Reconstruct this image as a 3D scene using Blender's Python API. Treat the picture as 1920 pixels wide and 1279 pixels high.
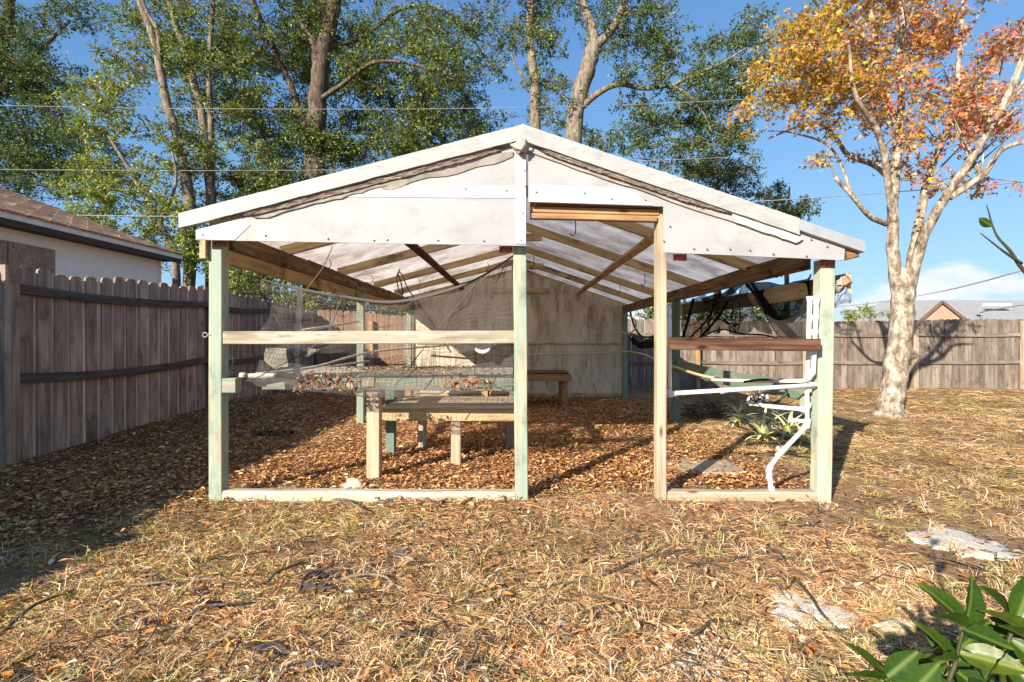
import bpy, math, random
import numpy as np
from mathutils import Vector, Matrix
R = math.radians
random.seed(7)
rng = np.random.default_rng(7)
for o in list(bpy.data.objects): bpy.data.objects.remove(o)
S = bpy.context.scene
COL = S.collection

# ---------------------------------------------------------------- camera
CAMZ, F, VX, VY = 1.12, 940.0, 972.0, 634.0
cam_d = bpy.data.cameras.new('camera'); cam = bpy.data.objects.new('camera', cam_d); COL.objects.link(cam)
cam.location = (0, 0, CAMZ); cam.rotation_euler = (R(90), 0, 0)
cam_d.sensor_width = 36; cam_d.lens = F/1920*36
cam_d.shift_x = (960-VX)/1920; cam_d.shift_y = -(639.5-VY)/1920
cam_d.clip_start = 0.05; cam_d.clip_end = 4000
S.camera = cam
# ---------------------------------------------------------------- light
SUN_EL, SHADOW_AZ = 24.5, 36.0            # shadows fall 36 deg right of straight ahead
sx, sy = -math.sin(R(SHADOW_AZ)), -math.cos(R(SHADOW_AZ))
to_sun = Vector((sx*math.cos(R(SUN_EL)), sy*math.cos(R(SUN_EL)), math.sin(R(SUN_EL))))
sl = bpy.data.lights.new('sun', 'SUN'); sun = bpy.data.objects.new('sun', sl); COL.objects.link(sun)
sl.energy = 4.2; sl.angle = R(0.53); sl.color = (1.0, 0.90, 0.76)
sun.rotation_euler = to_sun.to_track_quat('Z', 'Y').to_euler()
sun.location = to_sun*30
W = bpy.data.worlds.new('World'); S.world = W; W.use_nodes = True
wn, wl = W.node_tree.nodes, W.node_tree.links
wn.clear()
sky = wn.new('ShaderNodeTexSky'); sky.sky_type = 'NISHITA'; sky.sun_disc = False
sky.sun_elevation = R(SUN_EL); sky.sun_rotation = math.atan2(to_sun.x, to_sun.y)
sky.altitude = 0; sky.air_density = 1.0; sky.dust_density = 0.1; sky.ozone_density = 4.5
vm = [wn.new('ShaderNodeVectorMath') for _ in range(3)]           # gentle roll-off of the whole sky, as the photograph's processing has
vm[0].operation = 'MULTIPLY_ADD'; vm[0].inputs[1].default_value = (.22, .22, .22); vm[0].inputs[2].default_value = (1, 1, 1); vm[1].operation = 'DIVIDE'; vm[2].operation = 'MULTIPLY'; vm[2].inputs[1].default_value = (.70, .92, 1.18)
wl.new(sky.outputs[0], vm[0].inputs[0]); wl.new(sky.outputs[0], vm[1].inputs[0]); wl.new(vm[0].outputs[0], vm[1].inputs[1]); wl.new(vm[1].outputs[0], vm[2].inputs[0])
bg = wn.new('ShaderNodeBackground'); bg.inputs[1].default_value = 0.135
wo = wn.new('ShaderNodeOutputWorld')
# low cumulus all round the horizon
tc = wn.new('ShaderNodeTexCoord'); sp = wn.new('ShaderNodeSeparateXYZ'); wl.new(tc.outputs['Generated'], sp.inputs[0])
mp = wn.new('ShaderNodeMapping'); mp.inputs['Scale'].default_value = (4.6, 4.6, 12.0); mp.inputs['Location'].default_value = (0.3, 0.1, 0.1)
wl.new(tc.outputs['Generated'], mp.inputs[0])
nz = wn.new('ShaderNodeTexNoise'); nz.inputs['Scale'].default_value = 1.0; nz.inputs['Detail'].default_value = 7; nz.inputs['Roughness'].default_value = 0.52
wl.new(mp.outputs[0], nz.inputs[0])
hr = wn.new('ShaderNodeMapRange'); hr.inputs[1].default_value = 0.03; hr.inputs[2].default_value = 0.16; hr.inputs[3].default_value = 0.18; hr.inputs[4].default_value = -0.28
wl.new(sp.outputs[2], hr.inputs[0])
ad = wn.new('ShaderNodeMath'); ad.operation = 'ADD'; wl.new(nz.outputs[0], ad.inputs[0]); wl.new(hr.outputs[0], ad.inputs[1])
cr = wn.new('ShaderNodeMapRange'); cr.interpolation_type = 'SMOOTHSTEP'; cr.inputs[1].default_value = 0.555; cr.inputs[2].default_value = 0.64
wl.new(ad.outputs[0], cr.inputs[0])
cshade = wn.new('ShaderNodeMixRGB'); cshade.inputs[1].default_value = (2.5, 2.85, 3.25, 1); cshade.inputs[2].default_value = (3.7, 3.65, 3.6, 1)
cm2 = wn.new('ShaderNodeMapRange'); cm2.inputs[1].default_value = 0.58; cm2.inputs[2].default_value = 0.85; wl.new(ad.outputs[0], cm2.inputs[0]); wl.new(cm2.outputs[0], cshade.inputs[0])
cmix = wn.new('ShaderNodeMixRGB'); wl.new(cr.outputs[0], cmix.inputs[0]); wl.new(vm[2].outputs[0], cmix.inputs[1]); wl.new(cshade.outputs[0], cmix.inputs[2])
wl.new(cmix.outputs[0], bg.inputs[0]); wl.new(bg.outputs[0], wo.inputs[0])
vs = S.view_settings; vs.view_transform = 'Standard'; vs.look = 'None'; vs.gamma = 1; vs.use_curve_mapping = False
vs.exposure = 1.25
S.render.engine = 'CYCLES'
S.cycles.transparent_max_bounces = 24; S.cycles.max_bounces = 8

# ---------------------------------------------------------------- photo helpers
def P(px, py, Y): return Vector(((px-VX)*Y/F, Y, CAMZ-(py-VY)*Y/F))
def PX(px, py, X):                                  # point on the plane x = X
    Y = X*F/(px-VX); return P(px, py, Y)
def vnoise(x, y, s, seed=0):
    x = np.asarray(x, float)*s+seed*17.13; y = np.asarray(y, float)*s+seed*9.71
    xi, yi = np.floor(x), np.floor(y); fx, fy = x-xi, y-yi
    fx = fx*fx*(3-2*fx); fy = fy*fy*(3-2*fy)
    h = lambda a, b: np.modf(np.abs(np.sin(a*127.1+b*311.7+seed*3.1)*43758.5453))[0]
    return (h(xi, yi)*(1-fx)+h(xi+1, yi)*fx)*(1-fy)+(h(xi, yi+1)*(1-fx)+h(xi+1, yi+1)*fx)*fy
def sstep(a, b, x): t = np.clip((np.asarray(x, float)-a)/(b-a), 0, 1); return t*t*(3-2*t)
def gh(x, y):                                       # ground height
    z = (vnoise(x, y, 0.9, 1)-.5)*.04+(vnoise(x, y, 3.1, 2)-.5)*.022
    near = sstep(60, 25, np.hypot(x, y))
    z = z*near+.12*sstep(-2.6, -4.0, x)*sstep(4.4, 7.4, y)*near
    return z
def G(px, py):
    Y = CAMZ*F/(py-VY); return Vector(((px-VX)*Y/F, Y, float(gh((px-VX)*Y/F, Y))))

# ---------------------------------------------------------------- materials
def nt(name):
    m = bpy.data.materials.new(name); m.use_nodes = True
    n, l = m.node_tree.nodes, m.node_tree.links
    b = n['Principled BSDF']
    return m, n, l, b
def ramp(n, pts):
    r = n.new('ShaderNodeValToRGB'); e = r.color_ramp.elements
    while len(e) < len(pts): e.new(.5)
    for k, (p, c) in enumerate(pts): e[k].position = p; e[k].color = (*c, 1) if len(c) == 3 else c
    return r
def noise(n, l, vec, scale, detail=5, rough=.6):
    t = n.new('ShaderNodeTexNoise'); t.inputs['Scale'].default_value = scale; t.inputs['Detail'].default_value = detail
    t.inputs['Roughness'].default_value = rough; l.new(vec, t.inputs['Vector']); return t
def objvec(n, l, scale=(1, 1, 1), rand=True):
    t = n.new('ShaderNodeTexCoord'); m = n.new('ShaderNodeMapping'); m.inputs['Scale'].default_value = scale
    l.new(t.outputs['Object'], m.inputs[0])
    if rand:
        oi = n.new('ShaderNodeObjectInfo'); mu = n.new('ShaderNodeMath'); mu.operation = 'MULTIPLY'; mu.inputs[1].default_value = 40
        l.new(oi.outputs['Random'], mu.inputs[0])
        cx = n.new('ShaderNodeCombineXYZ')
        for i in range(3): l.new(mu.outputs[0], cx.inputs[i])
        l.new(cx.outputs[0], m.inputs['Location'])
    return m.outputs[0]
def mix(n, l, fac, a, b, bt='MIX'):
    m = n.new('ShaderNodeMixRGB'); m.blend_type = bt
    for i, v in ((0, fac), (1, a), (2, b)):
        if hasattr(v, 'is_linked'): l.new(v, m.inputs[i])
        elif i == 0: m.inputs[0].default_value = v
        else: m.inputs[i].default_value = (*v, 1)
    return m.outputs[0]
def bump(n, l, b, h, strength=.4, dist=.004):
    bp = n.new('ShaderNodeBump'); bp.inputs['Strength'].default_value = strength; bp.inputs['Distance'].default_value = dist
    l.new(h, bp.inputs['Height']); l.new(bp.outputs[0], b.inputs['Normal'])
def wood(name, dark, mid, light, paint=None, pcov=.5, knots=True, var=.25, grime=None):
    """grain runs along the object's local X"""
    m, n, l, b = nt(name)
    v = objvec(n, l, (1.6, 34, 34)); g = noise(n, l, v, 1.0, 6, .65)
    r = ramp(n, [(.25, dark), (.5, mid), (.75, light)]); l.new(g.outputs[0], r.inputs[0]); c = r.outputs[0]
    v2 = objvec(n, l, (1.2, 4, 4)); g2 = noise(n, l, v2, 1.3, 4, .6)
    r2 = ramp(n, [(.3, (1-var, 1-var, 1-var)), (.7, (1+var*.5, 1+var*.5, 1+var*.5))]); l.new(g2.outputs[0], r2.inputs[0])
    c = mix(n, l, 1.0, c, r2.outputs[0], 'MULTIPLY')
    if knots:
        v3 = objvec(n, l, (3.0, 9, 9)); vo = n.new('ShaderNodeTexVoronoi'); vo.inputs['Scale'].default_value = 1.0; l.new(v3, vo.inputs['Vector'])
        kr = ramp(n, [(.06, (1, 1, 1)), (.17, (0, 0, 0))]); l.new(vo.outputs['Distance'], kr.inputs[0])
        c = mix(n, l, kr.outputs[0], c, tuple(x*.55 for x in dark))
    h = g.outputs[0]
    if paint:
        v4 = objvec(n, l, (2.2, 16, 16)); g4 = noise(n, l, v4, 1.2, 7, .7)
        pr = ramp(n, [(pcov-.06, (1, 1, 1)), (pcov+.05, (0, 0, 0))]); l.new(g4.outputs[0], pr.inputs[0])
        pv = mix(n, l, g2.outputs[0], paint[0], paint[1])
        c = mix(n, l, pr.outputs[0], c, pv)
    if grime:
        v5 = objvec(n, l, (1.5, 3, 3)); g5 = noise(n, l, v5, 2.0, 5, .7)
        gr = ramp(n, [(.52, (0, 0, 0)), (.68, (1, 1, 1))]); l.new(g5.outputs[0], gr.inputs[0])
        c = mix(n, l, gr.outputs[0], c, grime)
    oi = n.new('ShaderNodeObjectInfo'); hs = n.new('ShaderNodeHueSaturation')
    mr = n.new('ShaderNodeMapRange'); mr.inputs[3].default_value = .78; mr.inputs[4].default_value = 1.18; l.new(oi.outputs['Random'], mr.inputs[0])
    l.new(mr.outputs[0], hs.inputs['Value']); l.new(c, hs.inputs['Color'])
    l.new(hs.outputs[0], b.inputs['Base Color']); b.inputs['Roughness'].default_value = .85; b.inputs['Specular IOR Level'].default_value = .2
    bump(n, l, b, h, .6, .004)
    return m
def plain(name, c1, c2, scale=8, rough=.6, bstr=.2, metal=0, detail=5, spec=.4, obj_scale=(1, 1, 1), bdist=.003):
    m, n, l, b = nt(name)
    v = objvec(n, l, obj_scale); g = noise(n, l, v, scale, detail, .65)
    r = ramp(n, [(.35, c1), (.65, c2)]); l.new(g.outputs[0], r.inputs[0]); l.new(r.outputs[0], b.inputs['Base Color'])
    b.inputs['Roughness'].default_value = rough; b.inputs['Metallic'].default_value = metal; b.inputs['Specular IOR Level'].default_value = spec
    bump(n, l, b, g.outputs[0], bstr, bdist)
    return m
def vcol(name, rough=.7, trans=0.0, spec=.2, mul=1.0):
    m, n, l, b = nt(name)
    a = n.new('ShaderNodeAttribute'); a.attribute_name = 'Col'
    l.new(a.outputs['Color'], b.inputs['Base Color']); b.inputs['Roughness'].default_value = rough; b.inputs['Specular IOR Level'].default_value = spec
    if trans:
        t = n.new('ShaderNodeBsdfTranslucent'); l.new(mix(n, l, 1.0, a.outputs['Color'], (1.3, 1.35, .7), 'MULTIPLY'), t.inputs[0])
        ms = n.new('ShaderNodeMixShader'); ms.inputs[0].default_value = trans
        l.new(b.outputs[0], ms.inputs[1]); l.new(t.outputs[0], ms.inputs[2]); l.new(ms.outputs[0], n['Material Output'].inputs[0])
    return m
M = {}
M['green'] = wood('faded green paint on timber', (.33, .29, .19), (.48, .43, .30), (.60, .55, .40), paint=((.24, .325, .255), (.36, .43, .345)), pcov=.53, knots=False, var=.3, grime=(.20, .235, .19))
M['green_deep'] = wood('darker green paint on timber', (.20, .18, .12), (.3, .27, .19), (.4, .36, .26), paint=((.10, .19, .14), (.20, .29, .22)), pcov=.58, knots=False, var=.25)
M['cream'] = wood('sun bleached timber', (.26, .20, .13), (.42, .36, .26), (.50, .45, .35), paint=((.44, .41, .34), (.52, .50, .42)), pcov=.48, var=.3)
M['tan'] = wood('aged treated pine', (0.338, 0.237, 0.120), (0.572, 0.438, 0.240), (0.728, 0.575, 0.348), grime=(.13, .09, .06))
M['brown'] = wood('brown stained timber', (0.037, 0.017, 0.010), (0.078, 0.037, 0.022), (0.223, 0.124, 0.068))
M['orange'] = wood('orange pine', (.22, .10, .04), (.42, .24, .12), (.58, .37, .21))
M['stud'] = wood('pale weathered stud', (.28, .20, .13), (.50, .40, .28), (.62, .53, .40))
M['rot'] = wood('rotten dark timber', (.05, .03, .02), (.20, .12, .06), (.42, .28, .15), grime=(.04, .025, .02))
M['fence_l'] = wood('grey fence boards', (0.185, 0.128, 0.096), (0.403, 0.285, 0.219), (0.638, 0.465, 0.361), var=.4, grime=(0.168, 0.112, 0.084), knots=False)
M['fence_strip'] = wood('pale fence boards', (0.484, 0.341, 0.261), (0.702, 0.528, 0.416), (0.847, 0.660, 0.532), var=.3, knots=False)
M['fence_b'] = wood('sunlit grey fence boards', (0.136, 0.104, 0.080), (0.232, 0.188, 0.152), (0.312, 0.264, 0.224), var=.4, grime=(0.096, 0.072, 0.056), knots=False)
M['fence_red'] = wood('red brown fence boards', (.18, .095, .06), (.31, .18, .115), (.42, .27, .18), var=.3, knots=False)
M['raildark'] = wood('black mildewed fence rail', (0.044, 0.035, 0.030), (0.105, 0.079, 0.065), (0.210, 0.158, 0.131))
M['plywood'] = wood('weathered plywood', (0.224, 0.154, 0.119), (0.364, 0.266, 0.210), (0.490, 0.378, 0.294))
M['pvc'] = plain('white pipe plastic', (.78, .78, .75), (.86, .86, .84), 9, .35, .05)
M['pvc_old'] = plain('dirty pipe plastic', (.5, .46, .38), (.74, .71, .64), 6, .5, .05)
M['rust'] = plain('rusty red steel', (.26, .075, .045), (.45, .16, .10), 40, .8, .4)
M['dark_metal'] = plain('dark wire', (.035, .028, .025), (.08, .06, .05), 20, .6, .1)
M['rustbar'] = plain('rusty bar', (.10, .06, .04), (.2, .12, .08), 30, .7, .2)
M['zinc'] = plain('galvanised screw', (.30, .29, .28), (.45, .44, .43), 20, .45, .1, .6)
M['wire'] = plain('cable grey', (.20, .20, .21), (.32, .32, .33), 5, .6, .05)
M['wire_pale'] = plain('pale cable', (.26, .25, .23), (.36, .34, .32), 5, .6, .05)
M['hose'] = plain('yellowed hose', (.48, .40, .22), (.62, .54, .33), 6, .5, .1)
M['black_hose'] = plain('black hose', (.02, .02, .02), (.05, .05, .05), 6, .5, .1)
M['stone'] = plain('pale stone', (.34, .28, .21), (.54, .47, .38), 14, .9, .6, bdist=.01)
M['concrete'] = plain('paver', (.30, .24, .18), (.42, .35, .27), 14, .95, .5, bdist=.006)
M['tarp'] = plain('black tattered fabric', (.022, .019, .017), (.11, .095, .082), 18, .8, .5)
M['bluetarp'] = plain('faded blue plastic', (.20, .28, .38), (.36, .43, .50), 10, .5, .3)
M['strip_old'] = plain('ragged old felt', (0.081, 0.057, 0.046), (0.378, 0.311, 0.250), 1.0, .95, .8, obj_scale=(3, 60, 60), bdist=.008)
M['cloth_old'] = plain('grey weathered cloth', (.24, .215, .18), (.42, .39, .34), 5, .95, .4)
M['stucco'] = plain('white stucco', (0.799, 0.756, 0.702), (0.864, 0.832, 0.778), 6, .9, .3)
M['fascia'] = plain('white painted fascia', (.62, .58, .52), (.76, .73, .69), 5, .7, .2)
M['darkfascia'] = plain('near black eave board', (.02, .017, .015), (.10, .075, .065), 45, .9, .3)
M['shingle'] = plain('brown shingle', (0.264, 0.155, 0.101), (0.651, 0.419, 0.271), 14, .95, .6, obj_scale=(1, 2, 1), bdist=.006)
M['shingle_grey'] = plain('grey shingle', (0.259, 0.259, 0.252), (0.331, 0.328, 0.317), 3, .95, .4)
M['peach'] = plain('peach gable boards', (.42, .24, .17), (.52, .31, .22), 3, .9, .1)
M['browntrim'] = plain('brown trim', (.14, .08, .06), (.2, .12, .09), 5, .8, .1)
M['straw'] = vcol('dry grass', .75, .18, .25)
M['litter'] = vcol('fallen leaves', .8, .12, .15)
M['leaf'] = vcol('tree leaves', .45, .30, .4)
M['mapleleaf'] = vcol('autumn maple leaves', .5, .42, .3)
def m_sheet(name, c1, c2, stain, tr, streak=(1, 1, 1), lines=None, st=(.5, .7), ns=1.6):
    """translucent plastic sheet with stains of its own"""
    m, n, l, b = nt(name)
    v = objvec(n, l, streak); g = noise(n, l, v, ns, 7, .66); r = ramp(n, [(.35, c1), (.65, c2)]); l.new(g.outputs[0], r.inputs[0])
    v2 = objvec(n, l, tuple(s*1.0 for s in streak)); g2 = noise(n, l, v2, ns*2.3, 8, .7); r2 = ramp(n, [(st[0], (0, 0, 0)), (st[1], (1, 1, 1))]); l.new(g2.outputs[0], r2.inputs[0])
    c = mix(n, l, r2.outputs[0], r.outputs[0], stain)
    if lines:
        wv = n.new('ShaderNodeTexWave'); wv.bands_direction = 'Z'; wv.inputs['Scale'].default_value = lines; wv.inputs['Distortion'].default_value = .3
        t = n.new('ShaderNodeTexCoord'); l.new(t.outputs['Object'], wv.inputs['Vector'])
        wr = ramp(n, [(0, (.985, .985, .985)), (1, (1, 1, 1))]); l.new(wv.outputs[0], wr.inputs[0]); c = mix(n, l, 1.0, c, wr.outputs[0], 'MULTIPLY')
    l.new(c, b.inputs['Base Color']); b.inputs['Roughness'].default_value = .5; b.inputs['Specular IOR Level'].default_value = .3
    bump(n, l, b, g.outputs[0], .12, .01)
    t = n.new('ShaderNodeBsdfTranslucent'); l.new(c, t.inputs[0]); ms = n.new('ShaderNodeMixShader'); ms.inputs[0].default_value = tr
    l.new(b.outputs[0], ms.inputs[1]); l.new(t.outputs[0], ms.inputs[2]); l.new(ms.outputs[0], n['Material Output'].inputs[0])
    return m
M['panel'] = m_sheet('white twin wall panel', (.42, .425, .435), (.50, .50, .50), (.33, .32, .30), .20, (.8, 1, 1.3), lines=14, st=(.52, .80), ns=2.0)
M['panel_band'] = m_sheet('white bright band', (0.493, 0.493, 0.493), (0.521, 0.521, 0.516), (0.437, 0.432, 0.428), .05, st=(.6, .9))  # whiter tone carries the backed panel's brightness; the loose strip shares it
M['trim'] = m_sheet('pale weathered edge trim', (.36, .355, .345), (.46, .455, .44), (.25, .24, .22), .05, (3, 3, 9), st=(.5, .8))
M['roof'] = m_sheet('dirty translucent roof sheet', (.55, .47, .41), (.82, .76, .70), (.27, .185, .135), .72, (1, 1, 1), st=(.44, .70), ns=1.1)
M['wall'] = m_sheet('mildewed cream wall sheet', (.62, .54, .41), (.80, .73, .60), (.30, .235, .13), .2, (2.4, 1, .55), st=(.48, .68), ns=1.5)
M['flash'] = plain('grey metal flashing', (.36, .38, .39), (.46, .47, .475), 6, .4, .1, .3)
def m_net(name, col, cover, var=.25, sc=7):
    m, n, l, b = nt(name)
    n.remove(b); b = n.new('ShaderNodeBsdfDiffuse'); b.inputs[0].default_value = (*col, 1)
    v = objvec(n, l, (1, 1, 1), False); g = noise(n, l, v, sc, 5, .7)
    mr = n.new('ShaderNodeMapRange'); mr.inputs[1].default_value = .3; mr.inputs[2].default_value = .7; mr.inputs[3].default_value = max(0, cover-var); mr.inputs[4].default_value = min(1, cover+var)
    l.new(g.outputs[0], mr.inputs[0])
    t = n.new('ShaderNodeBsdfTransparent'); ms = n.new('ShaderNodeMixShader'); l.new(mr.outputs[0], ms.inputs[0])
    l.new(t.outputs[0], ms.inputs[1]); l.new(b.outputs[0], ms.inputs[2]); l.new(ms.outputs[0], n['Material Output'].inputs[0])
    return m
M['net_grey'] = m_net('fine grey insect mesh', (.12, .11, .10), .25, .09, 14)
M['net_pouch'] = m_net('doubled grey insect mesh', (.13, .12, .11), .34, .14, 18)
M['net_hem'] = m_net('rolled grey mesh hem', (.13, .12, .12), .9, .08)
M['net_black'] = m_net('black shade cloth', (.014, .013, .012), .94, .06, 5)
M['net_black2'] = m_net('thin shade cloth', (.03, .027, .025), .74, .16, 5)
M['wiremesh'] = plain('wire mesh', (.22, .22, .20), (.35, .34, .31), 9, .6, .1)
def m_bark(name, d, mid, light, scale=9, lo=.35, hi=.65, stretch=3.0):
    m, n, l, b = nt(name)
    v = objvec(n, l, (1, 1, 1/stretch)); g = noise(n, l, v, scale, 8, .72)
    r = ramp(n, [(lo, d), (.5, mid), (hi, light)]); l.new(g.outputs[0], r.inputs[0]); l.new(r.outputs[0], b.inputs['Base Color'])
    b.inputs['Roughness'].default_value = .95; b.inputs['Specular IOR Level'].default_value = .1
    bump(n, l, b, g.outputs[0], .9, .03)
    return m
M['bark_oak'] = m_bark('oak bark', (0.042, 0.033, 0.027), (0.111, 0.083, 0.062), (0.204, 0.166, 0.133), 13, .36, .64, 4)
M['bark_pale'] = m_bark('pale oak bark', (0.085, 0.065, 0.048), (0.200, 0.163, 0.121), (0.340, 0.294, 0.231), 11, .36, .64, 3)
M['bark_maple'] = m_bark('lichen covered maple bark', (0.081, 0.062, 0.045), (0.310, 0.252, 0.189), (0.598, 0.526, 0.421), 11, .36, .62, 1.8)
M['stem'] = plain('green brown stem', (0.033, 0.040, 0.013), (0.066, 0.066, 0.026), 12, .6, .2)
def m_citrus(name, c1, c2, rib):
    m, n, l, b = nt(name); v = objvec(n, l, (1, 1, 1)); g = noise(n, l, v, 30, 6, .7); r = ramp(n, [(.3, c1), (.7, c2)]); l.new(g.outputs[0], r.inputs[0])
    t = n.new('ShaderNodeTexCoord'); sx_ = n.new('ShaderNodeSeparateXYZ'); l.new(t.outputs['Object'], sx_.inputs[0]); ab = n.new('ShaderNodeMath'); ab.operation = 'ABSOLUTE'; l.new(sx_.outputs[1], ab.inputs[0])
    rr = ramp(n, [(.0008, (1, 1, 1)), (.0026, (0, 0, 0))]); l.new(ab.outputs[0], rr.inputs[0])
    ve = n.new('ShaderNodeMath'); ve.operation = 'MULTIPLY_ADD'; ve.inputs[1].default_value = -.9; l.new(ab.outputs[0], ve.inputs[0]); l.new(sx_.outputs[0], ve.inputs[2])
    wv = n.new('ShaderNodeMath'); wv.operation = 'SINE'; w2 = n.new('ShaderNodeMath'); w2.operation = 'MULTIPLY'; w2.inputs[1].default_value = 620; l.new(ve.outputs[0], w2.inputs[0]); l.new(w2.outputs[0], wv.inputs[0])
    vr = ramp(n, [(.80, (0, 0, 0)), (1.0, (.12, .12, .12))]); l.new(wv.outputs[0], vr.inputs[0])
    c = mix(n, l, vr.outputs[0], r.outputs[0], rib); c = mix(n, l, rr.outputs[0], c, rib); l.new(c, b.inputs['Base Color']); b.inputs['Roughness'].default_value = .40; b.inputs['Specular IOR Level'].default_value = .4
    bump(n, l, b, g.outputs[0], .3, .0015)
    tr = n.new('ShaderNodeBsdfTranslucent'); l.new(c, tr.inputs[0]); ms = n.new('ShaderNodeMixShader'); ms.inputs[0].default_value = .22; l.new(b.outputs[0], ms.inputs[1]); l.new(tr.outputs[0], ms.inputs[2]); l.new(ms.outputs[0], n['Material Output'].inputs[0])
    return m
M['citrus'] = m_citrus('glossy citrus leaf', (.018, .050, .005), (.045, .095, .008), (.13, .19, .03))
M['citrus_y'] = plain('yellowing citrus leaf', (.20, .24, .02), (.45, .36, .03), 10, .35, .2, spec=.5)
M['citrus_p'] = m_citrus('pale citrus leaf', (.05, .09, .010), (.12, .16, .018), (.22, .27, .06))
M['bromeliad'] = plain('strappy pale leaf', (0.397, 0.450, 0.171), (0.793, 0.753, 0.397), 4, .5, .15, obj_scale=(6, 1, 1))
M['sand'] = plain('white sand', (.52, .45, .36), (.86, .79, .67), 120, .95, .9, detail=8, bdist=.01)

# ground material
m, n, l, b = nt('yard soil'); a = n.new('ShaderNodeAttribute'); a.attribute_name = 'Col'
tc_ = n.new('ShaderNodeTexCoord'); g1 = noise(n, l, tc_.outputs['Object'], 26, 8, .72); g2 = noise(n, l, tc_.outputs['Object'], 4, 6, .65)
r1 = ramp(n, [(.3, (.45, .42, .40)), (.55, (1, 1, 1)), (.75, (1.45, 1.4, 1.3))]); l.new(g1.outputs[0], r1.inputs[0])
r2 = ramp(n, [(.3, (.7, .66, .62)), (.7, (1.15, 1.15, 1.1))]); l.new(g2.outputs[0], r2.inputs[0])
c = mix(n, l, 1.0, a.outputs['Color'], r1.outputs[0], 'MULTIPLY'); c = mix(n, l, 1.0, c, r2.outputs[0], 'MULTIPLY')
l.new(c, b.inputs['Base Color']); b.inputs['Roughness'].default_value = 1; b.inputs['Specular IOR Level'].default_value = .05
bump(n, l, b, g1.outputs[0], 1.0, .03)
M['ground'] = m

# ---------------------------------------------------------------- object helpers
WM = {}
def tag(o, label=None, cat=None, group=None, kind=None):
    if label: o['label'] = label
    if cat: o['category'] = cat
    if group: o['group'] = group
    if kind: o['kind'] = kind
    return o
def empty(name, loc, label, cat, group=None):
    o = bpy.data.objects.new(name, None); COL.objects.link(o); o.location = loc; o.empty_display_size = .1
    WM[o.name] = Matrix.Translation(Vector(loc)); return tag(o, label, cat, group)
def link(name, me, mat, parent=None, mw=None, smooth=False):
    o = bpy.data.objects.new(name, me); COL.objects.link(o)
    if mat is not None and not me.materials: me.materials.append(M[mat] if isinstance(mat, str) else mat)
    mw = mw or Matrix.Identity(4); WM[o.name] = mw
    if parent is not None:
        o.parent = parent; o.matrix_basis = WM[parent.name].inverted() @ mw
    else: o.matrix_basis = mw
    if smooth: me.polygons.foreach_set('use_smooth', [True]*len(me.polygons))
    return o
def mesh(name, v, f):
    me = bpy.data.meshes.new(name); me.from_pydata([tuple(x) for x in v], [], f); me.update(); return me
def npmesh(name, verts, faces, cols=None):
    """verts (n,3), faces (m,k) one k; cols (n,3)"""
    me = bpy.data.meshes.new(name); nf, k = faces.shape
    me.vertices.add(len(verts)); me.vertices.foreach_set('co', verts.astype(np.float32).ravel())
    me.loops.add(nf*k); me.loops.foreach_set('vertex_index', faces.astype(np.int32).ravel())
    me.polygons.add(nf); me.polygons.foreach_set('loop_start', np.arange(0, nf*k, k, dtype=np.int32))
    if cols is not None:
        at = me.color_attributes.new('Col', 'FLOAT_COLOR', 'POINT')
        c4 = np.ones((len(verts), 4), np.float32); c4[:, :3] = cols; at.data.foreach_set('color', c4.ravel())
    me.update(calc_edges=True); return me
def beam(name, p0, p1, w, h, mat, parent=None, up=(0, 0, 1), cham=.004, segs=1, warp=0., sag=0., roll=0.):
    """timber from p0 to p1; w across, h along up; local X is the length"""
    p0, p1 = Vector(p0), Vector(p1); d = p1-p0; L = d.length; x = d.normalized(); u = Vector(up)
    y = u.cross(x)
    if y.length < 1e-4: y = Vector((0, 1, 0)).cross(x)
    y.normalize(); z = x.cross(y).normalized()
    if roll: q = Matrix.Rotation(roll, 3, x); y = q @ y; z = q @ z
    c = min(cham, w*.2, h*.2); prof = [(-w/2+c, -h/2), (w/2-c, -h/2), (w/2, -h/2+c), (w/2, h/2-c), (w/2-c, h/2), (-w/2+c, h/2), (-w/2, h/2-c), (-w/2, -h/2+c)]
    vs_, fs = [], []
    for i in range(segs+1):
        t = i/segs; oy = random.uniform(-warp, warp) if 0 < i < segs else 0; oz = (random.uniform(-warp, warp) if 0 < i < segs else 0)-sag*4*t*(1-t)
        for (a_, b_) in prof: vs_.append((t*L, a_+oy, b_+oz))
    for i in range(segs):
        for k in range(8): j = (k+1) % 8; fs.append((i*8+k, i*8+j, i*8+8+j, i*8+8+k)[::-1])
    fs.append(tuple(range(8))); fs.append(tuple(segs*8+k for k in range(7, -1, -1)))
    fs = [f[::-1] for f in fs]
    mw = Matrix((( x.x, y.x, z.x, p0.x), (x.y, y.y, z.y, p0.y), (x.z, y.z, z.z, p0.z), (0, 0, 0, 1)))
    return link(name, mesh(name, vs_, fs), mat, parent, mw)
def post(name, x, y, z0, z1, w, d, mat, parent, lean=(0, 0), **k):
    return beam(name, (x, y, z0), (x+lean[0], y+lean[1], z1), d, w, mat, parent, up=(1, 0, 0), **k)
def catmull(pts, n):
    pts = [Vector(p) for p in pts]
    if len(pts) == 2: return [pts[0].lerp(pts[1], i/n) for i in range(n+1)]
    q = [pts[0]*2-pts[1]]+pts+[pts[-1]*2-pts[-2]]; out = []; m_ = len(pts)-1
    for i in range(n+1):
        t = i/n*m_; k = min(int(t), m_-1); t -= k; a_, b_, c_, d_ = q[k:k+4]
        out.append(.5*((2*b_)+(c_-a_)*t+(2*a_-5*b_+4*c_-d_)*t*t+(3*b_-a_-3*c_+d_)*t**3))
    return out
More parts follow.
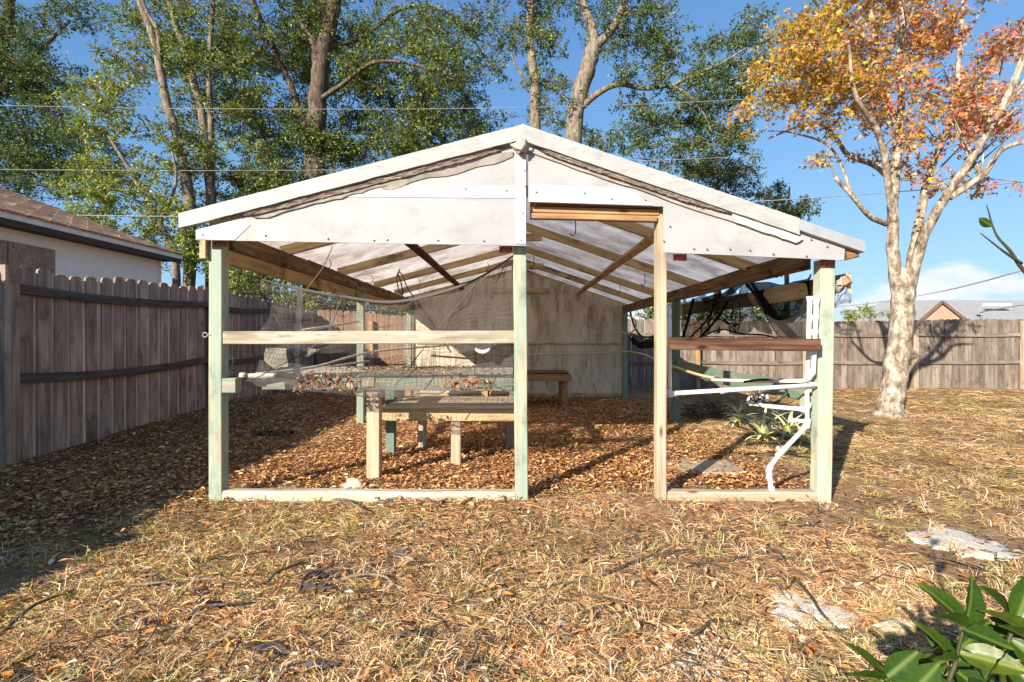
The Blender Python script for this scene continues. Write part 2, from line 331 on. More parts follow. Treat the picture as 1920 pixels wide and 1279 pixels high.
def tube_geo(pts, rad, sides=8, V=None, Fc=None, jit=0.):
    V = [] if V is None else V; Fc = [] if Fc is None else Fc; base = len(V); n_ = len(pts)
    ref = None
    for i, p in enumerate(pts):
        t = (pts[min(i+1, n_-1)]-pts[max(i-1, 0)]).normalized()
        if ref is None: ref = Vector((0, 0, 1)).cross(t); ref = Vector((1, 0, 0)) if ref.length < .1 else ref.normalized()
        ref = (ref-t*ref.dot(t)).normalized(); b2 = t.cross(ref); r_ = rad[i] if hasattr(rad, '__len__') else rad
        for k in range(sides):
            a_ = 2*math.pi*k/sides; rr = r_*(1+random.uniform(-jit, jit)); V.append(tuple(p+ref*math.cos(a_)*rr+b2*math.sin(a_)*rr))
    for i in range(n_-1):
        for k in range(sides): j = (k+1) % sides; Fc.append((base+i*sides+k, base+i*sides+j, base+(i+1)*sides+j, base+(i+1)*sides+k))
    Fc.append(tuple(base+k for k in range(sides-1, -1, -1))); Fc.append(tuple(base+(n_-1)*sides+k for k in range(sides)))
    return V, Fc
def tube(name, pts, r, mat, parent=None, n_=None, sides=8, smooth=True, curve=True, origin=None):
    pts = [Vector(p) for p in pts]; o0 = Vector(origin) if origin is not None else pts[0].copy()
    q = catmull(pts, n_ or 8*(len(pts)-1)) if curve else pts
    V, Fc = tube_geo([p-o0 for p in q], r if not hasattr(r, '__len__') else list(np.interp(np.linspace(0, 1, len(q)), np.linspace(0, 1, len(r)), r)), sides)
    return link(name, mesh(name, V, Fc), mat, parent, Matrix.Translation(o0), smooth)
def sheet(name, rows, nu, nv, mat, parent=None, ruffle=0., rs=6., smooth=True, seed=3, thick=0):
    """cloth through a grid of control points (rows of equal length)"""
    rr = [catmull(r, nu) for r in rows]; grid = []
    cols = [catmull([rr[k][i] for k in range(len(rows))], nv) for i in range(nu+1)]
    o0 = Vector(rows[0][0]); V, Fc = [], []
    for i in range(nu+1):
        for j in range(nv+1):
            p = cols[i][j]
            if ruffle:
                q = Vector((vnoise(i/nu*rs, j/nv*rs*.4, 1, seed)-.5, vnoise(i/nu*rs, j/nv*rs*.4, 1, seed+1)-.5, vnoise(i/nu*rs, j/nv*rs*.5, 1, seed+2)-.5))
                p = p+q*2*ruffle
            V.append(p-o0)
    for i in range(nu):
        for j in range(nv): a_ = i*(nv+1)+j; Fc.append((a_, a_+1, a_+nv+2, a_+nv+1))
    o = link(name, mesh(name, V, Fc), mat, parent, Matrix.Translation(o0), smooth)
    if thick: md = o.modifiers.new('thickness', 'SOLIDIFY'); md.thickness = thick
    return o
def prism(name, poly, y0, y1, mat, parent=None):
    """front-facing polygon (x,z) with thickness in y"""
    o0 = Vector((poly[0][0], y0, poly[0][1])); n_ = len(poly)
    V = [(x-o0.x, 0, z-o0.z) for x, z in poly]+[(x-o0.x, y1-y0, z-o0.z) for x, z in poly]
    Fc = [tuple(range(n_)), tuple(range(2*n_-1, n_-1, -1))]+[(i, n_+i, n_+(i+1) % n_, (i+1) % n_) for i in range(n_)]
    me = mesh(name, V, Fc); import bmesh; bm = bmesh.new(); bm.from_mesh(me); bmesh.ops.recalc_face_normals(bm, faces=bm.faces); bm.to_mesh(me); bm.free()
    return link(name, me, mat, parent, Matrix.Translation(o0))
def box(name, lo, hi, mat, parent=None, cham=.004):
    lo, hi = Vector(lo), Vector(hi); c_ = (lo+hi)/2
    return beam(name, (lo.x, c_.y, c_.z), (hi.x, c_.y, c_.z), hi.y-lo.y, hi.z-lo.z, mat, parent, cham=cham)

# ---------------------------------------------------------------- ground
def axis(lo, hi, step, far):
    a_ = list(np.arange(lo, hi+1e-6, step)); s = step; l_ = [lo]; h_ = [a_[-1]]
    while h_[-1] < far: s *= 1.35; h_.append(h_[-1]+s); l_.append(l_[-1]-s)
    return np.array(l_[:0:-1]+a_+h_[1:])
gx, gy = axis(-5.2, 9.5, .07, 1500), axis(.8, 11.6, .07, 1500)
XX, YY = np.meshgrid(gx, gy, indexing='ij'); ZZ = gh(XX, YY)
def mulch(x, y):
    e = (vnoise(x, y, 1.3, 5)-.5)*.9
    ins = sstep(2.35, 1.9, np.abs(x)+e*.3)*sstep(3.35, 3.75, y+e*.5)
    left = sstep(-1.9, -2.7, x+e)*sstep(2.6, 3.6, y+e)
    return np.clip(np.maximum(ins, left), 0, 1)
def bare(x, y):
    soil = np.maximum(sstep(.75, .25, np.hypot((x+1.15)/1.0, (y-2.45)/.55)), sstep(.6, .2, np.hypot((x-1.25)/.9, (y-1.75)/.35)))
    return np.clip(soil*(.35+.9*vnoise(x, y, 4, 12)), 0, 1)*.9+(1-soil)*sstep(.56, .70, vnoise(x, y, .75, 8)*.65+vnoise(x, y, 2.3, 9)*.35)
mu = mulch(XX, YY)[..., None]; ba = bare(XX, YY)[..., None]
base = np.array((.33, .19, .095))*(1-ba)+np.array((.42, .265, .16))*ba
gcol = base*(1-mu)+np.array((.27, .135, .065))*mu
far_m = sstep(14, 30, YY)[..., None]; gcol = gcol*(1-far_m)+np.array((.16, .15, .07))*far_m
nx, ny = XX.shape; idx = np.arange(nx*ny).reshape(nx, ny)
fc = np.stack([idx[:-1, :-1], idx[1:, :-1], idx[1:, 1:], idx[:-1, 1:]], -1).reshape(-1, 4)
gv = np.stack([XX, YY, ZZ], -1).reshape(-1, 3)
tag(link('ground', npmesh('ground', gv, fc, gcol.reshape(-1, 3)), 'ground', smooth=True), kind='structure')

# ---------------------------------------------------------------- shelter
sh = empty('greenhouse_shelter', (0, 3.42, 0), 'open white roofed greenhouse shelter with faded green posts standing in the yard', 'shelter')
YF, YM, YB = 3.465, 6.53, 9.60
LX, RX = -2.07, 2.085
def nails(par, x, y, z, n_=2):
    for k in range(n_): tube('nail', [(x+random.uniform(-.02, .02), y, z+k*.04), (x+.002, y-.004, z+k*.04)], .0035, 'dark_metal', par, 1, 6, False, False)
fl = post('post', LX, YF, -.05, 1.79, .089, .089, 'green', sh, segs=5, warp=.002)
fm = post('post', .022, YF, -.06, 1.75, .089, .089, 'green', sh, (-.012, 0), segs=5, warp=.002)
fr = post('post', RX, YF, -.05, 1.655, .100, .09, 'green', sh, (.03, 0), segs=5, warp=.003)
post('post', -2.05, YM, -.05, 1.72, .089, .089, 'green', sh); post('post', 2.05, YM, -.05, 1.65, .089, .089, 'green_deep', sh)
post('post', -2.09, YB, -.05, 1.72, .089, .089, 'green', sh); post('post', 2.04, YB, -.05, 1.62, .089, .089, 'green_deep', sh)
post('door_post', .975, YF-.02, -.06, 2.02, .064, .089, 'stud', sh, segs=4, warp=.002)
for p_, (x, z, w) in ((fl, (-2.03, 1.765, .1)), (fm, (-.085, 1.725, .09)), (fr, (2.10, 1.625, .095))):
    hp = box('hinge_plate', (x-w/2, YF-.056, z-.024), (x+w/2, YF-.048, z+.022), 'rust', p_, .002)
    for dx in (-.032, 0, .032): tube('rivet', [(x+dx, YF-.052, z-.002), (x+dx, YF-.060, z-.002)], .006, 'dark_metal', sh, 1, 8, False, False)
box('hinge_plate', (1.055, YF-.056, 1.645), (1.145, YF-.048, 1.692), 'rust', sh, .002)
# gable front
YP = 3.335
def Q(px, py, Y=YP): p = P(px, py, Y); return (p.x, p.z)
prism('gable_panel', [Q(367, 431), Q(367, 450), Q(987, 461), Q(987, 262), Q(977, 262)], YP, YP+.010, 'panel', sh)
prism('gable_panel', [Q(990.5, 262), Q(990.5, 379), Q(1244, 387), Q(1244, 473), Q(1583, 488), Q(1585, 462)], YP+.002, YP+.012, 'panel', sh)
prism('bright_band', [Q(700, 348), Q(986, 349), Q(986, 372), Q(610, 369)], YP-.004, YP-.001, 'panel_band', sh)  # brighter bands where timber backs the translucent panel, put into strip colour
prism('bright_band', [Q(967, 290), Q(986, 290), Q(986, 458), Q(967, 457)], YP-.0075, YP-.0045, 'panel_band', sh)
prism('bright_band', [Q(992, 346), Q(1170, 352), Q(1225, 385.5), Q(992, 378.5)], YP-.002, YP+.0015, 'panel_band', sh)
prism('bright_band', [Q(368, 430), Q(368, 449), Q(440, 450.5), Q(470, 422), Q(455, 410)], YP-.004, YP-.001, 'panel_band', sh)
for (sx_, sy_) in [(380, 440), (497, 441), (614, 447), (725, 449), (820, 450), (906, 451), (976, 450), (872, 354), (949, 357), (983, 320), (980, 400),
                  (1005, 360), (1095, 362), (1146, 373), (1209, 375), (1255, 424), (1300, 466), (1325, 467), (1368, 467), (1405, 469), (1449, 476), (1511, 480), (1520, 449), (1550, 462), (700, 450), (984, 350), (1244, 452)]:
    p = P(sx_, sy_, YP); tube('screw', [p+Vector((0, -.004, 0)), p+Vector((0, -.013, 0))], .0055, 'zinc', sh, 1, 8, False, False)
# roof
RID = Vector((.03, 0, 2.514)); LE = Vector((-2.20, 0, 1.937)); RE = Vector((2.262, 0, 1.755))
Y0, Y1 = 3.30, 9.78
def roofpt(side, t, y, dz=0): e = LE if side < 0 else RE; p = RID.lerp(e, t); return Vector((p.x, y, p.z+dz))
for side in (-1, 1):
    n3 = 5
    for k in range(n3):
        ya, yb = Y0+.02+(Y1-Y0-.04)*k/n3, Y0+.02+(Y1-Y0-.04)*(k+1)/n3+.02
        V, Fc = [], []; nu, nv = 36, 14; o0 = roofpt(side, 0, ya)
        for i in range(nu+1):
            for j in range(nv+1):
                t = i/nu; y = ya+(yb-ya)*j/nv
                p = roofpt(side, t, y, .006*math.sin(j/nv*math.pi*6)+(.004 if k % 2 else 0)+(vnoise(t*5, y*2.0, 1, 4)-.5)*.012-.012); V.append(p-o0)
        for i in range(nu):
            for j in range(nv): a_ = i*(nv+1)+j; Fc.append((a_, a_+1, a_+nv+2, a_+nv+1))
        link('roof_sheet', mesh('roof_sheet', V, Fc), 'roof', sh, Matrix.Translation(o0), True)
for k, y in enumerate((3.425, 4.45, 5.85, 7.30, 8.52, 9.70)):
    for side in (-1, 1):
        a_, b_ = roofpt(side, .012, y, -.075), roofpt(side, .955, y, -.075)
        if side > 0: b_ = roofpt(side, .95, y, -.075)
        beam('rafter', a_, b_, .04, .092, 'tan', sh, segs=4, warp=.003)
beam('ridge_board', (.03, Y0+.1, 2.405), (.03, Y1-.1, 2.405), .03, .15, 'tan', sh)
beam('purlin', roofpt(-1, .5, 3.5, -.155), roofpt(-1, .5, 9.65, -.155), .085, .04, 'brown', sh, up=(0, 0, 1), segs=5, warp=.004, roll=R(-14))
beam('purlin', roofpt(1, .5, 3.5, -.157), roofpt(1, .5, 9.65, -.157), .085, .04, 'tan', sh, up=(0, 0, 1), segs=5, warp=.004, roll=R(17))
beam('collar_tie', (-.55, 9.62, 2.05), (.60, 9.62, 2.03), .035, .085, 'tan', sh)
beam('collar_tie', (-.1, 5.80, 2.285), (.27, 5.80, 2.285), .03, .085, 'tan', sh)
beam('collar_tie', (-.1, 7.22, 2.16), (.36, 7.22, 2.15), .03, .09, 'tan', sh)
# eave beams
beam('eave_beam', (-2.015, YF+.05, 1.80), (-2.015, 9.7, 1.77), .04, .13, 'rot', sh, segs=6, warp=.004)
beam('eave_beam', (-2.137, 3.39, 1.735), (-2.137, 9.74, 1.70), .04, .15, 'tan', sh, segs=6, warp=.004)
beam('eave_beam', (2.03, YF+.05, 1.67), (2.02, 9.7, 1.67), .04, .14, 'rot', sh, segs=6, warp=.006)
beam('side_girt', (2.30, 3.50, 1.50), (2.22, 6.9, 1.50), .045, .14, 'tan', sh, segs=5, warp=.004)
beam('front_beam', (-1.7, YF+.06, 1.86), (.0, YF+.06, 1.845), .04, .09, 'tan', sh); beam('front_beam', (1.02, YF+.06, 1.79), (1.5, YF+.06, 1.77), .04, .06, 'tan', sh)
# door header of three boards
for k, (ya, yb, dy) in enumerate(((380, 391, -.004), (391.5, 402.5, -.022), (403.5, 414, -.034))):
    a_, b_ = P(994, (ya+yb)/2-3, 3.44+dy), P(1238-k*4, (ya+yb)/2+3, 3.44+dy)
    beam('header_board', a_, b_, .05, (yb-ya)*3.42/F*.97, 'orange', sh, segs=2, warp=.001)
# rails and sills
beam('rail', (-2.02, 3.445, 1.123), (-.024, 3.445, 1.128), .04, .088, 'cream', sh, segs=5, warp=.0015)
beam('rail', (1.008, 3.352, 1.084), (2.010, 3.352, 1.074), .04, .084, 'brown', sh, segs=3, warp=.001)
beam('sill', (-2.02, 3.46, .035), (-.025, 3.46, .028), .09, .08, 'cream', sh, segs=6, warp=.004, cham=.015)
beam('sill', (1.01, 3.46, .035), (2.04, 3.46, .032), .09, .075, 'stud', sh, segs=4, warp=.004, cham=.012)
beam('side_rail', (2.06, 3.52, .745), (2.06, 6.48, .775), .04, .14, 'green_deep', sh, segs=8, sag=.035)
beam('cleat', (2.06, 3.60, .66), (2.06, 3.515, .66), .08, .10, 'green', sh)
box('cleat', (-2.028, 3.425, .745), (-1.935, 3.50, .845), 'green', sh)
# rake trim with ragged old felt and cloth below
def rake(side, t0, t1, d0, d1, y0, y1, mat, name, jag=0., n_=40, seed=0, taper=False):
    """strip lying along the rake: d0..d1 below the roof line, y0 front, y1 back"""
    V, Fc = [], []; o0 = roofpt(side, t0, y0, -d0)
    for i in range(n_+1):
        t = t0+(t1-t0)*i/n_; j1 = (vnoise(i*.9, seed, 1, seed)-.5)*jag; j2 = (vnoise(i*.7, seed+5, 1, seed+1)-.5)*jag*1.6
        k = min(1, (i+1)/(n_*.10), (n_-i+.3)/(n_*.10)) if taper else 1
        for (dd, yy) in ((d0+j1, y0), (d1*k+d0*(1-k)+j2, y0+.3*jag), (d1*k+d0*(1-k)+j2, y1), (d0+j1, y1)):
            V.append(roofpt(side, t, yy, -dd)-o0)
    for i in range(n_):
        for k in range(4): q = (k+1) % 4; Fc.append((i*4+k, i*4+4+k, i*4+4+q, i*4+q) if side < 0 else (i*4+k, i*4+q, i*4+4+q, i*4+4+k))
    Fc += [(0, 1, 2, 3), tuple(n_*4+k for k in (3, 2, 1, 0))]
    return link(name, mesh(name, V, Fc), mat, sh, Matrix.Translation(o0))
rake(-1, -.004, 1.015, -.012, .085, Y0-.006, Y0+.034, 'trim', 'rake_trim', .003, 60, 3)
rake(1, -.004, .815, -.012, .095, Y0-.006, Y0+.034, 'trim', 'rake_trim', .003, 50, 4)
rake(1, .815, 1.01, -.008, .062, Y0+.0, Y0+.05, 'flash', 'rake_flashing', .002, 12, 4)
for k in range(4):
    rake(-1, .03+.012*k, .90-.03*k, .086+.009*k, .098+.009*k, Y0+.010+.004*(k % 3), Y0+.034, 'strip_old', 'felt_layer', .006, 150, 20+k, True)
    rake(1, .03+.01*k, .64-.035*k, .096+.007*k, .105+.007*k, Y0+.010+.004*(k % 3), Y0+.034, 'strip_old', 'felt_layer', .006, 130, 30+k, True)
rake(-1, .03, .42, .142, .178, Y0+.020, Y0+.034, 'cloth_old', 'cloth_strip', .024, 14, 41, True)
rake(-1, .36, .80, .134, .150, Y0+.020, Y0+.034, 'cloth_old', 'cloth_strip', .012, 22, 43, True)
rake(1, .02, .82, .138, .150, Y0+.020, Y0+.034, 'cloth_old', 'cloth_strip', .009, 26, 44, True)
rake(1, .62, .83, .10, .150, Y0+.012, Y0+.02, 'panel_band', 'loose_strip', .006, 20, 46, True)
sheet('cloth_knot', [[P(956, 268, 3.30), P(972, 262, 3.27), P(984, 262, 3.27), P(996, 272, 3.30)], [P(962, 276, 3.31), P(971, 277, 3.25), P(983, 275, 3.26), P(993, 281, 3.31)],
                     [P(966, 284, 3.33), P(974, 288, 3.28), P(982, 286, 3.29), P(988, 290, 3.33)]], 14, 10, 'cloth_old', sh, .012, 7, thick=.004)
prism('loose_flap', [Q(1370, 392, 3.318), Q(1489, 432, 3.318), Q(1490, 455, 3.318)], 3.318, 3.321, 'cloth_old', sh)
beam('broken_fascia', P(1580, 476, 3.39), P(1602, 472, 3.39), .08, .085, 'rot', sh, segs=3, warp=.008)
# back wall
def WQ(px, py): p = P(px, py, YB+.06); return (p.x, p.z)
prism('wall_sheet', [(-2.02, .01), (-.02, .01), (-.02, 1.98), (-2.02, 1.85)], YB+.055, YB+.062, 'wall', sh)
prism('wall_sheet', [(-.01, .01), (2.0, .01), (2.0, 1.72), (-.01, 1.98)], YB+.058, YB+.066, 'wall', sh)
prism('wall_sheet', [(-2.02, 1.80), (-.03, 1.94), (2.0, 1.67), (2.02, 1.80), (.03, 2.42), (-2.02, 1.93)], YB+.075, YB+.083, 'wall', sh)
for x in (-1.0, 1.0): beam('wall_stud', (x, YB+.11, 0), (x, YB+.11, 1.9), .04, .09, 'tan', sh, up=(1, 0, 0))
beam('wall_batten', (-1.95, YB+.04, 1.02), (1.95, YB+.04, 1.02), .02, .035, 'tan', sh)
beam('base_board', (-2.0, YB+.03, .03), (1.98, YB+.03, .02), .04, .09, 'tan', sh)
# hooks
def hook(px, py, Y, s=.05):
    p = P(px, py, Y); tube('hook', [p+Vector((.3*s, 0, 1.6*s)), p+Vector((.35*s, 0, .4*s)), p+Vector((.25*s, 0, -.5*s)), p+Vector((-.2*s, 0, -.8*s)), p+Vector((-.5*s, 0, -.4*s))], .0045, 'dark_metal', sh, 16, 6)
hook(1075, 432, 4.45, .06); hook(998, 494, 7.2, .07); hook(1206, 528, 5.85, .06); hook(1160, 545, 7.2, .06)
for (px, py, Y, dy) in ((618, 495, 4.5, 22), (697, 525, 5.8, 14), (785, 530, 7.2, 18), (914, 500, 5.9, 10)):
    tube('hanging_wire', [P(px, py-8, Y), P(px+3, py, Y), P(px-2, py+dy*.5, Y), P(px+2, py+dy, Y)], .004, 'dark_metal', sh, 10, 5)

# ---------------------------------------------------------------- things in and on the shelter
g_ = 'wires and bars hanging under the roof'
tag(tube('hanging_bar', [P(579, 490, 4.45), P(716, 545, 5.9)], .014, 'rustbar', None, 6, 8), 'rusty metal bar hung on wires under the left roof slope', 'bar')
tag(tube('wire_tangle', [P(750, 505, 5.85), P(744, 520, 5.8), P(748, 545, 5.8), P(755, 552, 5.8), P(752, 530, 5.7), P(746, 512, 5.7), P(754, 515, 5.6), P(764, 540, 5.5), P(778, 560, 5.2), P(800, 590, 4.8), P(832, 640, 4.2), P(845, 660, 4.0)], .007, 'dark_metal', None, 90, 6), 'dark knotted wire trailing down from a rafter across the mesh screen', 'wire')
tag(tube('twine', [P(624, 462, 4.4), P(606, 500, 4.4), P(584, 530, 4.2), P(572, 546, 4.0)], .004, 'hose', None, 20, 5), 'thin tan twine tied from a rafter to the mesh hem', 'twine')
ye = empty('eye_bolt', P(392, 628, 3.42), 'small ring eye bolt on the side of the left front post', 'bolt')
V, Fc = tube_geo([Vector((math.cos(a_)*.016-.028, 0, math.sin(a_)*.016)) for a_ in np.linspace(0, 2*math.pi, 17)], .0035, 6)
link('ring', mesh('ring', V, Fc), 'zinc', ye, WM[ye.name], True)
tube('shank', [P(392, 628, 3.42)+Vector((-.012, 0, 0)), P(392, 628, 3.42)+Vector((.012, 0, 0))], .004, 'zinc', ye, 2, 6)

# mesh screen left
net = empty('insect_mesh_screen', (-1.0, 3.6, .7), 'sagging fine grey insect mesh screen hung between the front posts over the bench', 'mesh screen')
top = [P(448, 512, 3.60), P(540, 537, 3.7), P(640, 556, 3.75), P(735, 567, 3.8), P(830, 548, 3.78), P(900, 520, 3.7), P(965, 478, 3.56)]
mid = [P(445, 620, 3.60), P(540, 625, 3.7), P(640, 630, 3.78), P(735, 632, 3.8), P(830, 630, 3.78), P(900, 622, 3.7), P(965, 618, 3.56)]
low = [P(433, 705, 3.58), P(540, 722, 3.66), P(640, 736, 3.72), P(735, 738, 3.76), P(830, 734, 3.74), P(900, 730, 3.68), P(965, 722, 3.56)]
sheet('mesh_cloth', [top, mid, low], 70, 26, 'net_grey', net, .04, 16)
V, Fc = [], []                                       # the weave: coarse threads that follow the hanging cloth
mc = bpy.data.objects['mesh_cloth']; nu_, nv_ = 70, 26; vv = [v.co.copy() for v in mc.data.vertices]
for i in range(nu_+1): tube_geo([vv[i*(nv_+1)+j] for j in range(nv_+1)], .0011, 3, V, Fc)
for j in range(nv_+1): tube_geo([vv[i*(nv_+1)+j] for i in range(nu_+1)], .0011 if j < nv_ else .006, 3, V, Fc)
tag(link('mesh_threads', mesh('mesh_threads', V, Fc), 'net_hem', net, WM[mc.name]), kind='stuff')
for (pts_) in ([(470, 520), (520, 600), (560, 700)], [(900, 522), (820, 620), (740, 725)], [(945, 500), (900, 600), (890, 700)], [(640, 560), (600, 640), (470, 715)]):
    tube('gathered_fold', [P(a_, b_, 3.72) for a_, b_ in pts_], .004, 'net_hem', net, 16, 5)
tube('rolled_hem', top, [.005, .009, .012, .014, .013, .009, .006], 'net_hem', net, 60, 8)
sheet('sagging_pouch', [[P(434, 704, 3.57), P(560, 714, 3.62), P(700, 722, 3.68), P(840, 718, 3.66), P(964, 706, 3.54)], [P(440, 718, 3.55), P(560, 732, 3.57), P(700, 742, 3.62), P(840, 741, 3.6), P(964, 722, 3.53)], [P(445, 724, 3.6), P(560, 735, 3.66), P(700, 743, 3.72), P(840, 742, 3.7), P(964, 724, 3.58)]], 60, 10, 'net_pouch', net, .012, 12, seed=12)
sheet('torn_patch', [[P(498, 650, 3.9), P(560, 650, 3.95), P(606, 654, 3.95)], [P(498, 675, 3.9), P(545, 680, 3.92), P(585, 664, 3.95)], [P(512, 692, 3.9), P(535, 690, 3.9), P(560, 675, 3.92)]], 16, 10, 'cloth_old', net, .02, 5)

# black shade cloth right
blk = empty('shade_cloth', (2.1, 5, 1.0), 'torn black shade cloth drooping from the right eave between the posts', 'shade cloth')
A_ = lambda px, py, dx=0: PX(px, py, 2.10+dx)
sheet('hanging_fold', [[A_(1284, 562), A_(1318, 556, .02), A_(1345, 548), A_(1375, 546, .02), A_(1400, 532)], [A_(1281, 600), A_(1318, 592, -.06), A_(1345, 585, .06), A_(1376, 588, -.04), A_(1408, 565)], [A_(1277, 640), A_(1312, 634, .07), A_(1350, 618, -.05), A_(1392, 624, .05), A_(1442, 618)]], 60, 24, 'net_black2', blk, .05, 14, seed=5)
sheet('dense_fold', [[A_(1396, 522), A_(1420, 560, .03), A_(1452, 600, -.02), A_(1486, 640), A_(1506, 654)], [A_(1404, 524, .05), A_(1436, 562, .06), A_(1470, 602, .05), A_(1500, 632, .04), A_(1514, 652)]], 40, 8, 'net_black', blk, .02, 8, seed=6)
sheet('inner_sling', [[A_(1410, 545, -.1), A_(1448, 600, -.12), A_(1490, 592, -.1), A_(1524, 548, -.06)], [A_(1414, 558, -.1), A_(1455, 618, -.13), A_(1494, 630, -.1), A_(1524, 640, -.06)], [A_(1420, 570, -.1), A_(1468, 634, -.1), A_(1500, 652, -.1), A_(1526, 655, -.06)]], 36, 14, 'net_black2', blk, .02, 6, seed=7)
sheet('outer_drape', [[A_(1402, 527, .1), A_(1450, 528, .16), A_(1500, 524, .16), A_(1524, 520, .15)], [A_(1420, 560, .14), A_(1455, 566, .2), A_(1495, 572, .2), A_(1520, 570, .18)], [A_(1446, 604, .14), A_(1465, 607, .2), A_(1490, 600, .2), A_(1512, 590, .18)]], 24, 12, 'net_black', blk, .03, 6, seed=8)
sheet('eave_scrap', [[A_(1312, 562), A_(1350, 548, .05), A_(1392, 535)], [A_(1325, 572), A_(1352, 558, -.05), A_(1380, 548)]], 20, 6, 'net_black', blk, .02, 5, seed=9)
sheet('edge_strip', [[PX(1556, 545, 2.17), PX(1560, 600, 2.20), PX(1557, 660, 2.17)], [PX(1566, 548, 2.19), PX(1563, 600, 2.17), PX(1561, 655, 2.18)]], 20, 4, 'net_black', blk, .01, 6, seed=10)
for (pts, r_) in (([(1277, 640), (1312, 633), (1350, 618), (1392, 626), (1442, 630), (1500, 655)], .008), ([(1300, 562), (1290, 600), (1278, 640)], .02), ([(1345, 560), (1325, 600), (1295, 632)], .010), ([(1365, 565), (1342, 600), (1310, 636)], .014), ([(1386, 565), (1388, 595), (1384, 620)], .006), ([(1345, 585), (1365, 605), (1384, 608)], .008), ([(1335, 565), (1340, 590), (1365, 608), (1380, 622)], .006), ([(1398, 530), (1430, 572), (1460, 610), (1502, 652)], .012), ([(1280, 610), (1300, 608), (1325, 590), (1350, 565)], .006), ([(1440, 606), (1480, 598), (1505, 578), (1522, 552)], .006)):
    tube('gathered_fold', [PX(a_, b_, 2.085) for a_, b_ in pts], r_, 'net_black', blk, 24, 6)
sc = empty('shade_cloth_scrap', P(1200, 640, 8.5), 'black shade cloth rolled and slung beside the back right post', 'shade cloth')
sheet('rolled_cloth', [[P(1184, 630, 9.3), P(1205, 640, 8.9), P(1232, 622, 8.4)], [P(1184, 645, 9.25), P(1206, 654, 8.85), P(1232, 650, 8.4)]], 20, 8, 'net_black', sc, .04, 6, seed=13)
bt = empty('blue_plastic_scrap', P(1580, 560, 3.5), 'shredded faded blue plastic tied on a broken timber end', 'plastic scrap')
sheet('flap', [[P(1566, 546, 3.5), P(1580, 536, 3.48), P(1592, 544, 3.5)], [P(1568, 560, 3.5), P(1578, 552, 3.46), P(1594, 558, 3.5)], [P(1562, 592, 3.5), P(1574, 572, 3.5), P(1593, 572, 3.5)]], 14, 12, 'bluetarp', bt, .02, 6, seed=14)
sheet('knot', [[P(1567, 528, 3.47), P(1580, 520, 3.45)], [P(1567, 538, 3.44), P(1583, 532, 3.43)], [P(1567, 548, 3.47), P(1580, 542, 3.46)]], 8, 10, 'cloth_old', bt, .02, 6, seed=15)
beam('timber_end', P(1578, 532, 3.50), P(1592, 523, 3.46), .05, .06, 'orange', bt, segs=2, warp=.004)

# white irrigation pipe on the right
pv = empty('irrigation_pipe', (1.95, 3.55, 0), 'white plastic irrigation pipework with elbows and valves beside the right front post', 'pipe')
rp = .0155
def run(name, pts, r=rp, par=pv, mat='pvc', **k): return tube(name, pts, r, mat, par, curve=False, **k)
def fit(p, q, r=rp*1.35, par=pv, mat='pvc'):
    p, q = Vector(p), Vector(q); return tube('fitting', [p, q], r, mat, par, 1, 10, True, False)
D = 3.455
a1, a2 = P(1254, 572, D+.1), P(1256, 738, D+.1); a3 = P(1530, 722, D-.035)
run('vertical_pipe', [a1, a2]); run('horizontal_pipe', [a2, a3]); fit(P(1254, 730, D+.1), P(1256, 745, D+.1)); fit(P(1250, 739, D+.1), P(1270, 738, D+.1)); fit(P(1350, 733, D+.06), P(1364, 732, D+.06)); fit(P(1512, 723, D), P(1533, 722, D)); fit(P(1254, 578, D+.1), P(1254, 590, D+.1), rp*1.3)
v1 = [P(1518, 560, D+.01), P(1516, 650, D+.01), P(1513, 720, D+.01), P(1514, 797, D+.01), P(1465, 848, D), P(1441, 878, D), P(1446, 920, D), P(1448, 925, D)]
run('vertical_pipe', v1[:4]); run('angled_pipe', v1[3:6]); run('drop_pipe', v1[5:])
run('vertical_pipe', [P(1531, 562, D-.055), P(1528, 640, D-.055), P(1525, 700, D-.055), P(1512, 715, D-.01)])
for (pa, pb) in (((1518, 556), (1518, 566)), ((1532, 556), (1530, 572)), ((1529, 590), (1529, 604)), ((1528, 618), (1528, 630)), ((1519, 716), (1516, 735)), ((1515, 755), (1515, 765)), ((1514, 785), (1513, 803)), ((1473, 840), (1457, 856)), ((1446, 872), (1440, 886)), ((1442, 890), (1443, 900)), ((1446, 912), (1449, 926)), ((1519, 694), (1528, 700))):
    dd = -.055 if pa[0] > 1525 else .01; fit(P(*pa, D+dd), P(*pb, D+dd), rp*1.3)
run('branch_pipe', [P(1412, 757, D+.25), P(1440, 762, D+.2), P(1512, 768, D+.02)]); run('branch_pipe', [P(1482, 787, D+.1), P(1512, 791, D+.02)], rp*.9); fit(P(1500, 767, D+.05), P(1512, 769, D+.02)); fit(P(1480, 787, D+.1), P(1486, 788, D+.09))
run('upper_pipe', [P(1322, 712, D+.9), P(1420, 715, D+.5), P(1530, 714, D+.06)], rp*.9)
fit(P(1459, 846, D), P(1459, 838, D-.02), rp*.6)
vb = empty('valve_box', P(1424, 752, D+.25), 'white valve controller tangled in dark wire on the irrigation pipe', 'valve')
